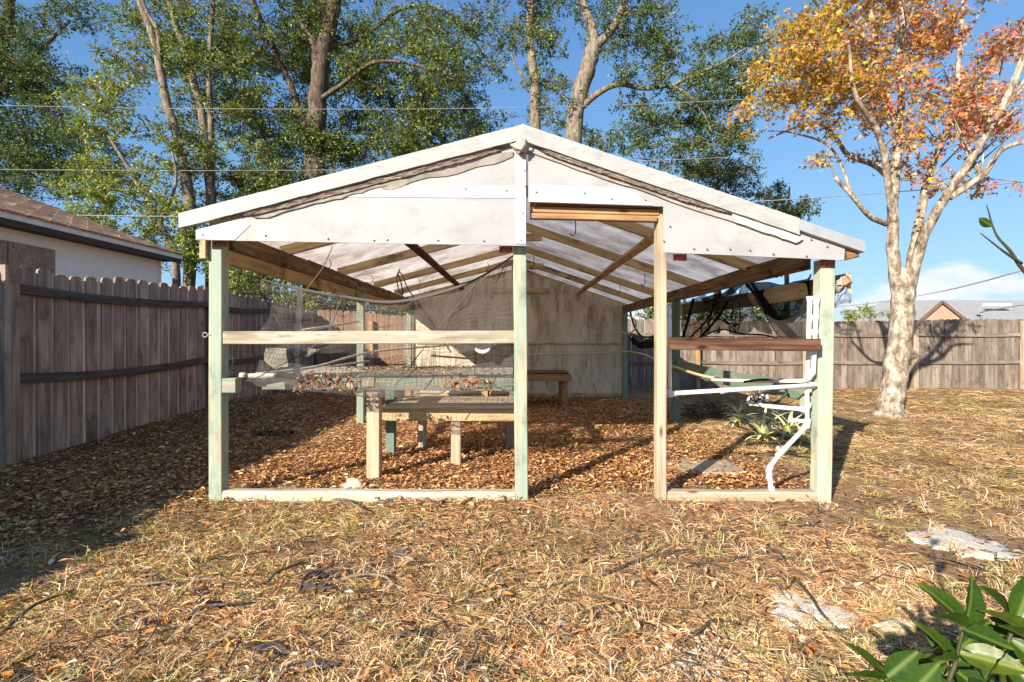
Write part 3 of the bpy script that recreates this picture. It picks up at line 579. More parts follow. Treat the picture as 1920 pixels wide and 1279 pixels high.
def blob(name, c, r, mat, par, seed=0, sq=(1, 1, 1), n_=10, jag=.18, flat=None):
    V, Fc = [], []; m_ = n_*2
    for i in range(n_+1):
        th = math.pi*i/n_
        for k in range(m_):
            ph = 2*math.pi*k/m_; d = Vector((math.sin(th)*math.cos(ph), math.sin(th)*math.sin(ph), math.cos(th)))
            s = 1+jag*2*(float(vnoise(d.x*1.6+d.z*1.1, d.y*1.6-d.z*.7, 1, seed))-.5)
            V.append((d.x*r*sq[0]*s, d.y*r*sq[1]*s, max(d.z*r*sq[2]*s, -9 if flat is None else flat)))
    for i in range(n_):
        for k in range(m_): j = (k+1) % m_; Fc.append((i*m_+k, (i+1)*m_+k, (i+1)*m_+j, i*m_+j))
    return link(name, mesh(name, V, Fc), mat, par, Matrix.Translation(Vector(c)), True)
blob('valve_body', P(1428, 747, D+.25), .05, 'pvc', vb, 3, (1, .8, .9), 8, .1)
blob('valve_cap', P(1408, 752, D+.25), .03, 'pvc', vb, 4, (1, .8, 1.2), 8, .1)
for k in range(5):
    c_ = P(1420, 748, D+.25); pts = [c_+Vector((random.uniform(-.08, .08), random.uniform(-.07, .03), random.uniform(-.07, .07))) for _ in range(7)]
    tube('wire_loop', pts, .004, 'dark_metal', vb, 40, 5)
tag(tube('black_cable', [P(1395, 716, 3.9), P(1430, 712, 3.8), P(1455, 716, 3.7), P(1475, 735, 3.7), P(1450, 760, 3.7)], .011, 'black_hose', None, 30, 6), 'black cable draped over the white irrigation pipe', 'cable')
# pipes left
pl = empty('feed_pipe', P(560, 705, 3.75), 'dirty white upright pipe with elbow behind the mesh screen', 'pipe')
run('upright_pipe', [P(563, 540, 4.0), P(558, 640, 3.95), P(557, 703, 3.9)], .022, pl, 'pvc_old'); run('level_pipe', [P(557, 704, 3.9), P(452, 705, 3.8)], .02, pl, 'pvc_old')
fit(P(557, 690, 3.9), P(557, 712, 3.9), .029, pl, 'pvc_old'); fit(P(462, 705, 3.8), P(451, 705, 3.8), .027, pl, 'pvc_old'); fit(P(559, 605, 3.97), P(558, 622, 3.97), .028, pl, 'pvc_old')
tag(tube('bent_tube', [P(480, 702, 4.1), P(590, 688, 4.6), P(665, 667, 5.2), P(720, 657, 5.8), P(843, 647, 7.0), P(900, 640, 7.5)], .013, 'pvc_old', None, 50, 8), 'long bent pale tube running back over the bench', 'tube')
tag(tube('thin_rod', [P(560, 621, 4.4), P(672, 603, 6.4)], .014, 'pvc_old', None, 4, 8), 'thin white rod slanting from the rail to the left middle post', 'rod')
tag(tube('thin_rod', [P(575, 694, 4.8), P(630, 686, 5.2), P(692, 677, 5.8)], .012, 'pvc_old', None, 10, 8), 'short pale rod lying slanted above the bench tray', 'rod')
tag(tube('garden_hose', [P(790, 656, 9.45), P(900, 664, 9.45), P(1000, 665, 9.45), P(1110, 663, 9.45), P(1166, 659, 9.4), P(1205, 664, 8.6), P(1232, 676, 7.5), P(1300, 700, 5.2), P(1360, 713, 4.6)], .016, 'hose', None, 70, 6), 'yellowed hose strung along the back wall and round the right side', 'hose')
hc = empty('hose_coil', P(1188, 610, 9.3), 'black and yellow hose loops hung on the back right post', 'hose')
tube('black_loop', [P(1180, 575, 9.4), P(1187, 605, 9.3), P(1202, 630, 9.1), P(1228, 632, 8.7)], .02, 'black_hose', hc, 24, 6); tube('yellow_loop', [P(1176, 590, 9.35), P(1190, 600, 9.2), P(1192, 615, 9.2), P(1178, 626, 9.3), P(1166, 622, 9.4)], .014, 'hose', hc, 24, 6)
hd = empty('plastic_carrier', P(903, 655, 3.6), 'white plastic bucket bail hooked under the front left rail', 'bail')
tube('handle_grip', [P(890, 646, 3.50), P(894, 656, 3.50), P(905, 660, 3.50), P(916, 656, 3.50), P(919, 647, 3.50)], [.006, .011, .014, .011, .006], 'pvc', hd, 20, 8)

# ---------------------------------------------------------------- benches
def leafpile(n_, sampler, size, pal, name, parent=None, **kw): pass
bench = empty('planting_bench', P(700, 900, 3.96), 'green framed mesh topped planting bench behind the front left rail', 'bench')
bz = .77
beam('front_beam', (-2.0, 3.93, bz), (-.05, 3.93, bz-.01), .04, .105, 'green', bench, segs=4, warp=.002)
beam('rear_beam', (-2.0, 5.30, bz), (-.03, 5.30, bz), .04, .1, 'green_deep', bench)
for (px, py, w, mt, Yy) in ((702, 900, .10, 'stud', 3.975), (733, 850, .085, 'green_deep', 4.87)):
    x = (px-VX)*Yy/F; post('leg', x, Yy, -.04, bz+.05 if w > .09 else .74, w, .09, mt, bench)
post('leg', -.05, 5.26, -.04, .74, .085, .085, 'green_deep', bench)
beam('cross_beam', (-1.17, 3.90, bz+.012), (-1.17, 5.3, bz+.0), .09, .085, 'cream', bench); beam('cross_beam', (-.08, 3.96, bz-.01), (-.08, 5.28, bz), .04, .08, 'green_deep', bench); beam('cross_beam', (-1.95, 3.96, bz-.01), (-1.95, 5.28, bz), .04, .08, 'green_deep', bench)
def wiregrid(name, x0, x1, y0, y1, z, st, par, r=.0018):
    V, Fc = [], []
    for x in np.arange(x0, x1, st): tube_geo([Vector((x, y0, z)), Vector((x, (y0+y1)/2, z-.012)), Vector((x, y1, z))], r, 3, V, Fc)
    for y in np.arange(y0, y1, st): tube_geo([Vector((x0, y, z)), Vector(((x0+x1)/2, y, z-.012)), Vector((x1, y, z))], r, 3, V, Fc)
    o = link(name, mesh(name, V, Fc), 'wiremesh', par); tag(o, kind='stuff'); return o
wiregrid('wire_mesh', -1.98, -.05, 3.92, 5.3, bz+.056, .05, bench)
b2 = empty('low_bench', P(855, 875, 4.37), 'low weathered slatted bench under the mesh screen', 'bench')
z2 = .455
beam('front_beam', ((717-VX)*4.37/F, 4.37, z2), (-.03, 4.37, z2-.005), .045, .105, 'tan', b2, segs=3, warp=.002)
beam('rear_beam', ((717-VX)*4.37/F, 5.15, z2), (-.03, 5.15, z2), .045, .1, 'tan', b2)
for x, y in (((855-VX)*4.385/F, 4.40), (-.98, 5.11), (-.09, 5.11)): post('leg', x, y, -.04, z2-.054, .085, .06, 'stud', b2)
for k in range(7): beam('slat', (-1.17, 4.36+k*.12, z2+.062+.002*(k % 2)), (-.04, 4.36+k*.12, z2+.062), .09, .018, 'cream' if k % 3 == 0 else 'stud', b2, segs=2, warp=.002)
b3 = empty('potting_bench', P(1060, 762, 8.2), 'brown wooden potting bench against the back wall', 'bench')
beam('front_board', (-1.85, 8.14, .475), (.86, 8.14, .475), .04, .11, 'orange', b3); beam('rear_board', (-1.85, 8.92, .475), (.80, 8.92, .475), .04, .11, 'orange', b3)
beam('side_board', (.82, 8.165, .475), (.82, 8.9, .475), .04, .10, 'orange', b3); beam('side_board', (-1.83, 8.165, .475), (-1.83, 8.9, .475), .04, .10, 'orange', b3)
for x in (-1.80, -.55, .76):
    for y in (8.20, 8.87): post('leg', x, y, -.04, .42, .10, .06, 'orange', b3)
for k in range(6): beam('plank', (-1.84, 8.19+k*.135, .545), (.82, 8.19+k*.135, .545), .125, .022, 'rot' if k % 2 else 'brown', b3, segs=3, warp=.004)

# ---------------------------------------------------------------- fences
def picket_mesh(w, h, t=.018, dog=.035, seed=0):
    # local X is up the board so the grain follows it
    r_ = random.Random(seed); d1, d2 = dog*r_.uniform(.7, 1.4), dog*r_.uniform(.7, 1.4)
    pr = [(0, -w/2), (0, w/2), (h-d1, w/2), (h-d1*.35, w/2-.010), (h, w/2-.030), (h+.003, 0), (h, -w/2+.030), (h-d2*.35, -w/2+.010), (h-d2, -w/2)]
    n_ = len(pr); V = [(x, y, -t/2) for x, y in pr]+[(x, y, t/2) for x, y in pr]
    Fc = [tuple(range(n_))[::-1], tuple(range(n_, 2*n_))]+[(i, (i+1) % n_, n_+(i+1) % n_, n_+i) for i in range(n_)]
    return mesh('picket', V, Fc)
def place_picket(me, mat, parent, base, along, facing, tilt=0):
    """local X up, local Y along the fence, local Z out of the fence"""
    x = Vector((0, 0, 1))+along*tilt; x.normalize(); z = facing.normalized(); y = z.cross(x).normalized(); z = x.cross(y)
    mw = Matrix(((x.x, y.x, z.x, base[0]), (x.y, y.y, z.y, base[1]), (x.z, y.z, z.z, base[2]), (0, 0, 0, 1)))
    if not me.materials: me.materials.append(M[mat])
    o = link('picket', me, None, parent, mw); return o
FXL = -4.50
fen = empty('side_fence', (FXL, 5, 0), 'tall grey weathered board fence in shade along the side of the yard', 'fence')
pks = {}
def pk(w, h, mat, kk):
    key = (w, h, mat, kk)
    if key not in pks: me = picket_mesh(w, h, seed=hash((kk, int(w*1000))) % 999); me.materials.append(M[mat]); pks[key] = me
    return pks[key]
y = -3.0; i = 0
while y < 11.0:
    top = 1.76+.09*float(sstep(4.5, 7.4, y))-.12*float(sstep(8, 11, y)); z0 = float(gh(FXL, y))-.03
    h = round((top-z0)/.03)*.03+random.choice((0, .0, .012, -.012))
    place_picket(pk(.136, round(h, 3), 'fence_l', i % 3), 'fence_l', fen, (FXL-.035+random.uniform(-.003, .003), y, z0), Vector((0, 1, 0)), Vector((1, 0, 0)), random.uniform(-.008, .008))
    place_picket(pk(.085, round(h-.03, 3), 'fence_strip', i % 3), 'fence_strip', fen, (FXL-.0462, y+.0905, z0), Vector((0, 1, 0)), Vector((1, 0, 0)), random.uniform(-.006, .006))
    y += .181; i += 1
for (ya, yb) in ((-3, -.25), (-.25, 2.1), (2.1, 4.42), (4.42, 7.25), (7.25, 9.3), (9.3, 11.0)):
    dz = .06*float(sstep(4.5, 7.5, (ya+yb)/2))
    beam('rail', (FXL, ya, 1.56+dz*.3), (FXL, yb-.005, 1.58+dz), .045, .085, 'raildark', fen, segs=8, sag=.045, up=(0, 0, 1)); beam('rail', (FXL, ya, .765+dz*.1), (FXL, yb-.005, .80+dz*.5), .045, .085, 'raildark', fen, segs=8, sag=.06)
for y in (-.25, 2.1, 4.36, 7.3, 9.3): post('post', FXL+.06, y, -.05, 1.75 if y < 5 else 1.6, .09, .13 if 4 < y < 5 else .09, 'fence_l', fen)
FY = 11.12
bf = empty('back_fence', (2, FY, 0), 'sunlit weathered picket fence across the back of the yard', 'fence')
x = -4.4; i = 0
while x < 16.5:
    mt = 'fence_red' if x < -1.6 else 'fence_b'
    h = 1.66 if x < -1.6 else (1.545+.03*math.sin(x*.7)); h = round(h/.015)*.015
    place_picket(pk(.14, round(h, 3), mt, i % 3), mt, bf, (x, FY+.032+random.uniform(-.005, .005), float(gh(x, FY))-.03), Vector((1, 0, 0)), Vector((0, -1, 0)), random.uniform(-.01, .01))
    x += .1455; i += 1
xs = [-4.4, -3.25, -.85, 1.55, 3.95, 6.35, 8.75, 11.15, 13.55, 16.4]
for a_, b_ in zip(xs[:-1], xs[1:]):
    for z in (1.20, .585): beam('rail', (a_, FY, z+.01), (b_-.006, FY, z+random.uniform(-.02, .02)), .04, .075, 'fence_red' if b_ < -.8 else 'fence_b', bf, segs=6, sag=.02)
for x in xs[1:-1]: post('post', x, FY-.06, -.05, 1.5, .10, .09, 'orange' if x in (-3.25, 3.95) else 'stud', bf)

# ---------------------------------------------------------------- neighbour's house left
hs = empty('white_house', (-8, 6, 0), 'white stucco house with brown shingle roof behind the side fence', 'house')
box('wall', (-11.5, 1.0, 0), (-6.75, 9.45, 2.62), 'stucco', hs)
box('corner_board', (-6.80, 9.36, 0), (-6.738, 9.462, 2.56), 'fascia', hs)
wb = box('boarded_window', (-6.76, 5.2, 1.25), (-6.725, 7.28, 2.40), 'plywood', hs)
for y in (5.9, 6.6): beam('board_seam', (-6.722, y, 1.26), (-6.722, y, 2.39), .006, .012, 'raildark', wb, up=(1, 0, 0))
beam('fascia', (-6.44, .6, 2.675), (-6.44, 9.60, 2.675), .03, .10, 'fascia', hs); beam('dark_eave_band', (-6.455, .6, 2.585), (-6.455, 9.585, 2.585), .03, .085, 'darkfascia', hs)  # near black lower band below the white fascia
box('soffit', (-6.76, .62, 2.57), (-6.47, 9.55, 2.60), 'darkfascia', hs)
sl_ = .367; EX, EZ = -6.42, 2.72
rf = mesh('roof_deck', [(EX, .6, EZ), (EX, 9.58, EZ), (EX-4.7, 9.58, EZ+4.7*sl_), (EX-4.7, .6, EZ+4.7*sl_), (EX-9.4, 9.58, EZ), (EX-9.4, .6, EZ), (EX, .6, EZ-.03), (EX, 9.58, EZ-.03), (EX-9.4, 9.58, EZ-.03), (EX-9.4, .6, EZ-.03)],
          [(0, 1, 2, 3), (3, 2, 4, 5), (6, 7, 1, 0), (1, 7, 8, 4, 2), (0, 3, 5, 9, 6), (6, 9, 8, 7)])
roof_l = link('roof', rf, 'shingle', hs)
ns_ = Vector((sl_, 0, 1)).normalized(); ds = Vector((-1, 0, sl_)).normalized()
# shingles: shared tab mesh, local X up the slope
def tabmesh(w, t):
    V = [(0, -w/2, .0), (0, w/2, 0), (.19, w/2, 0), (.19, -w/2, 0), (0, -w/2, t), (0, w/2, t), (.19, w/2, .003), (.19, -w/2, .003)]
    return mesh('shingle', V, [(0, 1, 2, 3), (4, 7, 6, 5), (0, 4, 5, 1), (3, 2, 6, 7), (0, 3, 7, 4), (1, 5, 6, 2)])
tabs = [tabmesh(.295, .012), tabmesh(.300, .014), tabmesh(.285, .011)]
for t_ in tabs: t_.materials.append(M['shingle'])
cand = []
for c_ in range(33):
    for k in range(16):
        y = 9.43-k*.305-(c_ % 2)*.15
        if y > 4.8: cand.append((c_, y))
cand.sort(key=lambda q: (q[0]*.14)**2+(q[1]-8.5)**2*.3)
SV, SF = [], []
for q, (c_, y) in enumerate(cand):
    p = Vector((EX+.02, y, EZ-.005))+ds*(c_*.14)+ns_*.004
    x = (ds+ns_*.0).normalized(); yv = Vector((0, -1, 0)); z = x.cross(yv).normalized(); yv = z.cross(x)
    if z.z < 0: yv, z = -yv, -z
    mw = Matrix(((x.x, yv.x, z.x, p.x), (x.y, yv.y, z.y, p.y), (x.z, yv.z, z.z, p.z), (0, 0, 0, 1)))
    if q < 300: link('shingle', tabs[q % 3], None, roof_l, mw)
    else:
        b0 = len(SV); SV += [tuple(mw @ v.co) for v in tabs[q % 3].vertices]; SF += [tuple(b0+i for i in f.vertices) for f in tabs[q % 3].polygons]
tag(link('shingle_field', mesh('shingle_field', SV, SF), 'shingle', roof_l), kind='stuff')
# far house right
fh = empty('far_house', (36, 41, 0), 'distant house with grey roof and peach gable beyond the back fence', 'house')
def FP(px, py, Y): return P(px, py, Y)
gx0, gx1 = FP(1722, 604, 40).x, FP(1812, 604, 40).x; apx, apz = FP(1764, 566, 40).x, FP(1764, 566, 40).z; ez = FP(0, 604, 40).z
prism('gable_wall', [(gx0, 0), (gx1, 0), (gx1, ez-.1), (apx, apz-.15), (gx0, ez-.1)], 40, 40.2, 'peach', fh)
for (x0, z0, x1, z1) in ((gx0-.3, ez-.2, apx, apz), (apx, apz, gx1+.3, ez-.2)): beam('rake_board', (x0, 39.85, z0), (x1, 39.85, z1), .1, .22, 'browntrim', fh)
box('wall', (gx0+2, 41.5, 0), (gx0+26, 52, ez), 'stucco', fh)
me = mesh('roof', [(gx0+.2, 41, ez-.1), (gx0+28, 41, ez-.1), (gx0+28, 46.5, apz+.62), (gx0+2.2, 46.5, apz+.62), (gx0+28, 52.5, ez-.1), (gx0+.2, 52.5, ez-.1)], [(0, 1, 2, 3), (3, 2, 4, 5), (0, 3, 5)])
frf = link('roof', me, 'shingle_grey', fh)
me = mesh('gable_roof', [(gx0-.3, 39.8, ez-.15), (apx, 39.8, apz+.1), (apx, 46, apz+.1), (gx0-.3, 46, ez-.15), (gx1+.3, 39.8, ez-.15), (gx1+.3, 46, ez-.15)], [(0, 1, 2, 3), (1, 4, 5, 2)])
link('gable_roof', me, 'shingle_grey', fh)
box('roof_vent', (FP(1834, 575, 44).x, 43.2, FP(0, 575, 44).z), (FP(1880, 575, 44).x, 43.6, FP(0, 570, 44).z), 'pvc', fh)
dv = FP(1840, 585, 42); tube('dish_mast', [dv+Vector((0, 0, -.6)), dv], .04, 'wire', fh, 2, 6)
blob('satellite_dish', dv+Vector((0, 0, .15)), .3, 'wire', fh, 2, (1, .3, .8), 8, 0)

# ---------------------------------------------------------------- leaves
def rotframe(d):
    d = d/np.linalg.norm(d, axis=1, keepdims=True); u = rng.normal(size=d.shape); s = np.cross(d, u); s /= np.linalg.norm(s, axis=1, keepdims=True)+1e-9
    return d, s, np.cross(s, d)
def leafmesh(name, pos, d, L, Wd, cols, upbias=None, fold=.25, shape='diamond'):
    d, s, nn = rotframe(d)
    if upbias is not None:                          # turn the blade face towards the sky
        up = np.array((0, 0, 1.)); s2 = np.cross(d, up); s2 /= np.linalg.norm(s2, axis=1, keepdims=True)+1e-6
        s = s*(1-upbias)+s2*upbias; s /= np.linalg.norm(s, axis=1, keepdims=True)+1e-9; nn = np.cross(s, d)
    L = L[:, None]; Wd = Wd[:, None]; n_ = len(pos)
    if shape == 'diamond':
        v = np.stack([pos, pos+d*L*.5+s*Wd*.5+nn*Wd*fold, pos+d*L, pos+d*L*.5-s*Wd*.5+nn*Wd*fold], 1)
        f = np.array([[0, 1, 2], [0, 2, 3]]); k = 4
    elif shape == 'oval':                           # six sided curled leaf
        cu = nn*L*rng.normal(size=(n_, 1))*.16
        v = np.stack([pos, pos+d*L*.28+s*Wd*.42+nn*Wd*fold, pos+d*L*.66+s*Wd*.40+nn*Wd*fold*.6+cu*.5, pos+d*L+cu, pos+d*L*.66-s*Wd*.40+nn*Wd*fold*.6+cu*.5, pos+d*L*.28-s*Wd*.42+nn*Wd*fold], 1)
        f = np.array([[0, 1, 2], [0, 2, 3], [0, 3, 4], [0, 4, 5]]); k = 6
    else:                                           # lobed maple leaf
        v = np.stack([pos, pos+d*L*.35+s*Wd*.55+nn*Wd*fold, pos+d*L*.45+s*Wd*.2, pos+d*L, pos+d*L*.45-s*Wd*.2, pos+d*L*.35-s*Wd*.55+nn*Wd*fold], 1)
        f = np.array([[0, 1, 2], [0, 2, 4], [2, 3, 4], [0, 4, 5]]); k = 6
    fc_ = (np.arange(n_)[:, None, None]*k+f[None]).reshape(-1, 3)
    return npmesh(name, v.reshape(-1, 3), fc_, np.repeat(cols, k, axis=0))
def pick(pal, n_, w=None, jit=.18):
    pal = np.array(pal); i = rng.choice(len(pal), n_, p=None if w is None else np.array(w)/sum(w)); c_ = pal[i]*(1+rng.normal(size=(n_, 1))*jit)
    return np.clip(c_+rng.normal(size=(n_, 3))*.008, .003, .95)
def clump_leaves(c, r, n_, per=18):
    """leaves along twigs that fan out of a clump centre"""
    c, r = np.array(c), np.array(r); ntw = max(3, n_//per); o = rng.normal(size=(ntw, 3)); o /= np.linalg.norm(o, axis=1, keepdims=True); o[:, 2] = o[:, 2]*.9+.1
    st = c+rng.normal(size=(ntw, 3))*r*.28; en = c+o*r*rng.uniform(.55, 1.12, (ntw, 1)); en[:, 2] -= .05
    k = rng.integers(0, ntw, n_); t = rng.beta(1.7, 1.1, n_)[:, None]*1.05
    ax = en[k]-st[k]; al = np.linalg.norm(ax, axis=1, keepdims=True)
    pos = st[k]+ax*t+rng.normal(size=(n_, 3))*.045
    d = ax/(al+1e-6)+rng.normal(size=(n_, 3))*.75; d[:, 2] -= .15
    return pos, d, st, en
GREENS = [(0.088, 0.139, 0.025), (0.137, 0.197, 0.034), (0.208, 0.269, 0.046), (0.058, 0.102, 0.023), (0.312, 0.349, 0.068), (0.182, 0.168, 0.062)]
DARKG = [(0.051, 0.093, 0.027), (0.076, 0.128, 0.032), (0.115, 0.171, 0.039), (0.203, 0.248, 0.063)]
LIGHTG = [(0.204, 0.259, 0.034), (0.300, 0.350, 0.053), (0.132, 0.181, 0.033), (0.408, 0.428, 0.072)]
def tree(name, label, base, stems, clumps, pal, w=None, bark='bark_oak', leafL=(.07, .12), dens=60, mat='leaf', group='trees beyond the back fence', limbs=True, shape='diamond', per=18, cat='tree', twig_r=.006, up=.25, ratio=.48, roots=0):
    """stems: (points, r0, r1); clumps: (centre, radii)"""
    b_ = Vector(base); t = empty(name, b_, label, cat, group); V, Fc = [], []; nodes = []
    for (pts, r0, r1) in stems:
        q = catmull(pts, 9*(len(pts)-1)); n_ = len(q); rr = [r0+(r1-r0)*(i/(n_-1)) for i in range(n_)]
        wob = random.uniform(0, 99)
        for i_ in range(2, n_): q[i_] = q[i_]+Vector((float(vnoise(i_*.45, wob, 1))-.5, float(vnoise(i_*.45, wob+7, 1))-.5, 0))*rr[i_]*.28
        if roots and len(nodes) == 0:
            for i_ in range(4): rr[i_] *= 1+roots*(1-i_/4)**2
        tube_geo([p-b_ for p in q], rr, 14, V, Fc, .014); nodes += [(p, r_) for p, r_ in zip(q, rr)]
    pos, dr, tw = [], [], []; main = [nd[0] for nd in nodes]
    clumps = sorted(clumps, key=lambda q: min((p_-Vector(q[0])).length for p_ in main))
    for (c_, r_) in clumps:
        vol = (r_[0]*r_[1]+r_[1]*r_[2]+r_[0]*r_[2])/3
        n_ = int(dens*vol*4*3.14)
        if n_ < 8: continue
        p_, d_, st, en = clump_leaves(c_, r_, n_, per); pos.append(p_); dr.append(d_)
        cv = Vector(c_)
        if limbs:
            best = min(nodes, key=lambda nd: (nd[0]-cv).length+max(0, nd[0].z-cv.z)*1.5); L = (best[0]-cv).length; r0 = min(best[1]*.7, .008+L*.012); nodes.append((cv, max(.010, r0*.8)))
            m1 = best[0].lerp(cv, .45)+Vector((random.uniform(-.1, .1)*L, random.uniform(-.1, .1)*L, random.uniform(-.02, .12)*L))
            q = catmull([best[0], m1, cv], 8); tube_geo([x-b_ for x in q], list(np.linspace(r0, twig_r*1.5, 9)), 5, V, Fc)
        for i_ in rng.choice(len(st), min(len(st), 10), replace=False):
            a_ = Vector(st[i_]); e_ = Vector(en[i_]); mid_ = a_.lerp(e_, .5)+Vector((0, 0, .06*(e_-a_).length))
            tube_geo([cv-b_, (a_ if limbs else a_)-b_, mid_-b_, e_-b_], [twig_r*1.3, twig_r, twig_r*.8, twig_r*.4], 3, V, Fc)
    link('trunk', mesh('trunk', V, Fc), bark, t, WM[t.name], True)
    if pos:
        pos = np.concatenate(pos); dr = np.concatenate(dr); n_ = len(pos); L = rng.uniform(*leafL, n_)
        cols = pick(pal, n_, w) if not callable(pal) else pal(pos)
        me = leafmesh('crown', pos-np.array(b_), dr, L, L*rng.uniform(ratio-.1, ratio+.1, n_), cols, up, .2, shape)
        link('crown', me, mat, t, WM[t.name])
    return t
def region(cx, cy, rx, ry, Y, dY, k, r=(.55, .95), sq=.75):
    """k clumps in a pixel ellipse at depth about Y"""
    out = []
    for _ in range(k):
        a_, q = random.uniform(0, 6.283), math.sqrt(random.random()); yy = Y+random.uniform(-dY, dY)
        p = P(cx+math.cos(a_)*q*rx, cy+math.sin(a_)*q*ry, yy); s = random.uniform(*r)
        out.append((tuple(p), (s*random.uniform(.9, 1.3), s, s*sq)))
    return out
def stem(pts, Y): return [P(p[0], p[1], Y+(p[2] if len(p) > 2 else 0)) for p in pts]
def gb(px, Y, dz=-.1): x = (px-VX)*Y/F; return Vector((x, Y, dz))
YO = 16.0
# big oak
tree('oak_tree', 'large oak with thick dark forked trunk rising behind the left roof slope', gb(592, YO),
     [([gb(592, YO), P(592, 480, YO), P(590, 300, YO), P(596, 180, YO), P(608, 90, YO), P(628, 0, YO), P(640, -120, YO)], .38, .17),
      (stem([(600, 150), (590, 90), (570, 40), (548, -30), (530, -120)], YO), .20, .10), (stem([(603, 110), (612, 50), (606, -20), (600, -120)], YO), .22, .10),
      (stem([(592, 245), (566, 225, .2), (548, 170, .3), (522, 110, .3), (498, 60, .2), (478, 10, .2), (455, -60)], YO), .13, .07),
      (stem([(596, 190), (640, 160, -.4), (700, 118, -.8), (780, 122, -1), (850, 150, -1.2)], YO), .085, .025), (stem([(612, 90), (680, 70, .5), (760, 15, 1), (850, 30, 1), (905, 100, 1), (930, 130, 1)], YO), .08, .02)],
     region(700, 112, 60, 22, YO-.6, .4, 7, (.35, .6))+region(800, 118, 60, 30, YO-1.0, .4, 8, (.35, .6))+region(570, 60, 60, 40, YO-.3, .4, 6, (.35, .55))+region(520, 150, 40, 50, YO-.2, .4, 4, (.3, .5))+region(840, 60, 60, 40, YO+.8, .5, 8, (.35, .6))+region(620, 70, 130, 90, YO+1.0, 1.6, 39)+region(500, 140, 110, 110, YO+1.4, 1.6, 42)+region(740, 130, 110, 110, YO+1.0, 1.6, 49)+region(850, 90, 90, 80, YO+1.0, 1.5, 25)+region(830, 210, 85, 55, YO+1.0, 1.2, 20)+region(700, 250, 130, 60, YO+1.2, 1.4, 42)+region(520, 300, 110, 80, YO+1, 1.5, 39)+region(680, 330, 200, 70, YO+2, 1.2, 34)+region(850, 270, 110, 60, YO+1.5, 1, 20)+region(430, 120, 90, 100, YO+2, 1.2, 21)+region(600, -90, 330, 80, YO+1.0, 2, 56), GREENS, [3, 3, 3, 3, 1.6, 1], dens=46)
# slender multi stem tree
YS = 14.5
tree('slender_oak', 'slender multi stemmed oak with pale stems beside the big oak', gb(352, YS),
     [([gb(352, YS), P(356, 420, YS), P(348, 330, YS), P(330, 250, YS), P(312, 190, YS), P(290, 80, YS), P(262, 0, YS), P(240, -90, YS)], .17, .07),
      ([gb(392, YS+.5), P(396, 400, YS+.5), P(390, 300, YS+.5), P(376, 200, YS+.5), P(350, 110, YS+.5), P(322, 20, YS+.5), P(300, -80, YS+.5)], .16, .06),
      (stem([(312, 190), (300, 120), (296, 60), (270, 10), (250, -80)], YS), .09, .04), (stem([(398, 330), (394, 200), (392, 120), (398, 30), (402, -80)], YS+.5), .09, .05)],
     region(300, 330, 60, 60, YS+.8, .6, 10, (.35, .55))+region(420, 420, 60, 60, YS+.8, .6, 12, (.35, .6))+region(300, 70, 95, 80, YS+.9, 1, 29, (.4, .75))+region(390, 60, 95, 90, YS+.9, 1.2, 30, (.4, .75))+region(230, 130, 60, 50, YS+.9, .8, 11, (.35, .6))+region(400, 200, 90, 70, YS+.9, 1, 25, (.4, .7))+region(330, 250, 70, 55, YS+.9, 1, 15, (.4, .6))+region(440, 330, 100, 80, YS+.5, 1, 34, (.45, .75))+region(330, -90, 160, 70, YS+.9, 1.5, 23), GREENS, [2, 3, 3, 2, 2.2, 1], bark='bark_pale', dens=46)
# pale leafy tree in front
tree('leafy_young_tree', 'yellow green leafy tree rising behind the white house', gb(300, 12.8),
     [([gb(330, 12.8), P(330, 500, 12.8), P(300, 420, 12.8), P(250, 330, 12.8), P(200, 250, 12.8)], .11, .03), (stem([(300, 420), (330, 340), (320, 270)], 12.8), .05, .02)],
     region(190, 200, 75, 62, 12.8, .7, 25, (.32, .55))+region(240, 390, 110, 50, 12.8, .7, 28, (.32, .55))+region(320, 450, 60, 70, 12.8, .5, 20, (.3, .5))+region(250, 300, 80, 60, 12.8, .7, 15, (.32, .5))+region(210, 440, 90, 30, 13.4, .5, 11, (.3, .5))+region(150, 330, 50, 40, 12.8, .6, 7, (.3, .5)), LIGHTG, [3, 3, 2.4, 1.2], bark='bark_pale', dens=58, leafL=(.065, .11))
# dark tree at far left
tree('dark_tree', 'dark leaved tree filling the view above the white house roof', gb(-60, 18),
     [([gb(-60, 18), P(-50, 350, 18), P(-20, 200, 18), P(10, 60, 18), P(30, -80, 18)], .35, .12), (stem([(-40, 300), (60, 260), (120, 210)], 18), .12, .04), (stem([(-10, 180), (60, 110), (130, 40)], 18), .12, .04)],
     region(50, 180, 110, 80, 18, 1.6, 46)+region(60, 290, 120, 60, 18, 1.5, 39)+region(10, 60, 70, 60, 18, 1.5, 23)+region(140, 30, 80, 30, 18, 1, 12, (.4, .7))+region(190, 300, 60, 40, 18, 1, 8, (.4, .7))+region(110, 330, 130, 45, 18, 1.2, 25)+region(-60, 200, 80, 200, 18, 2, 35), DARKG, [3, 3, 2, 1], dens=46)
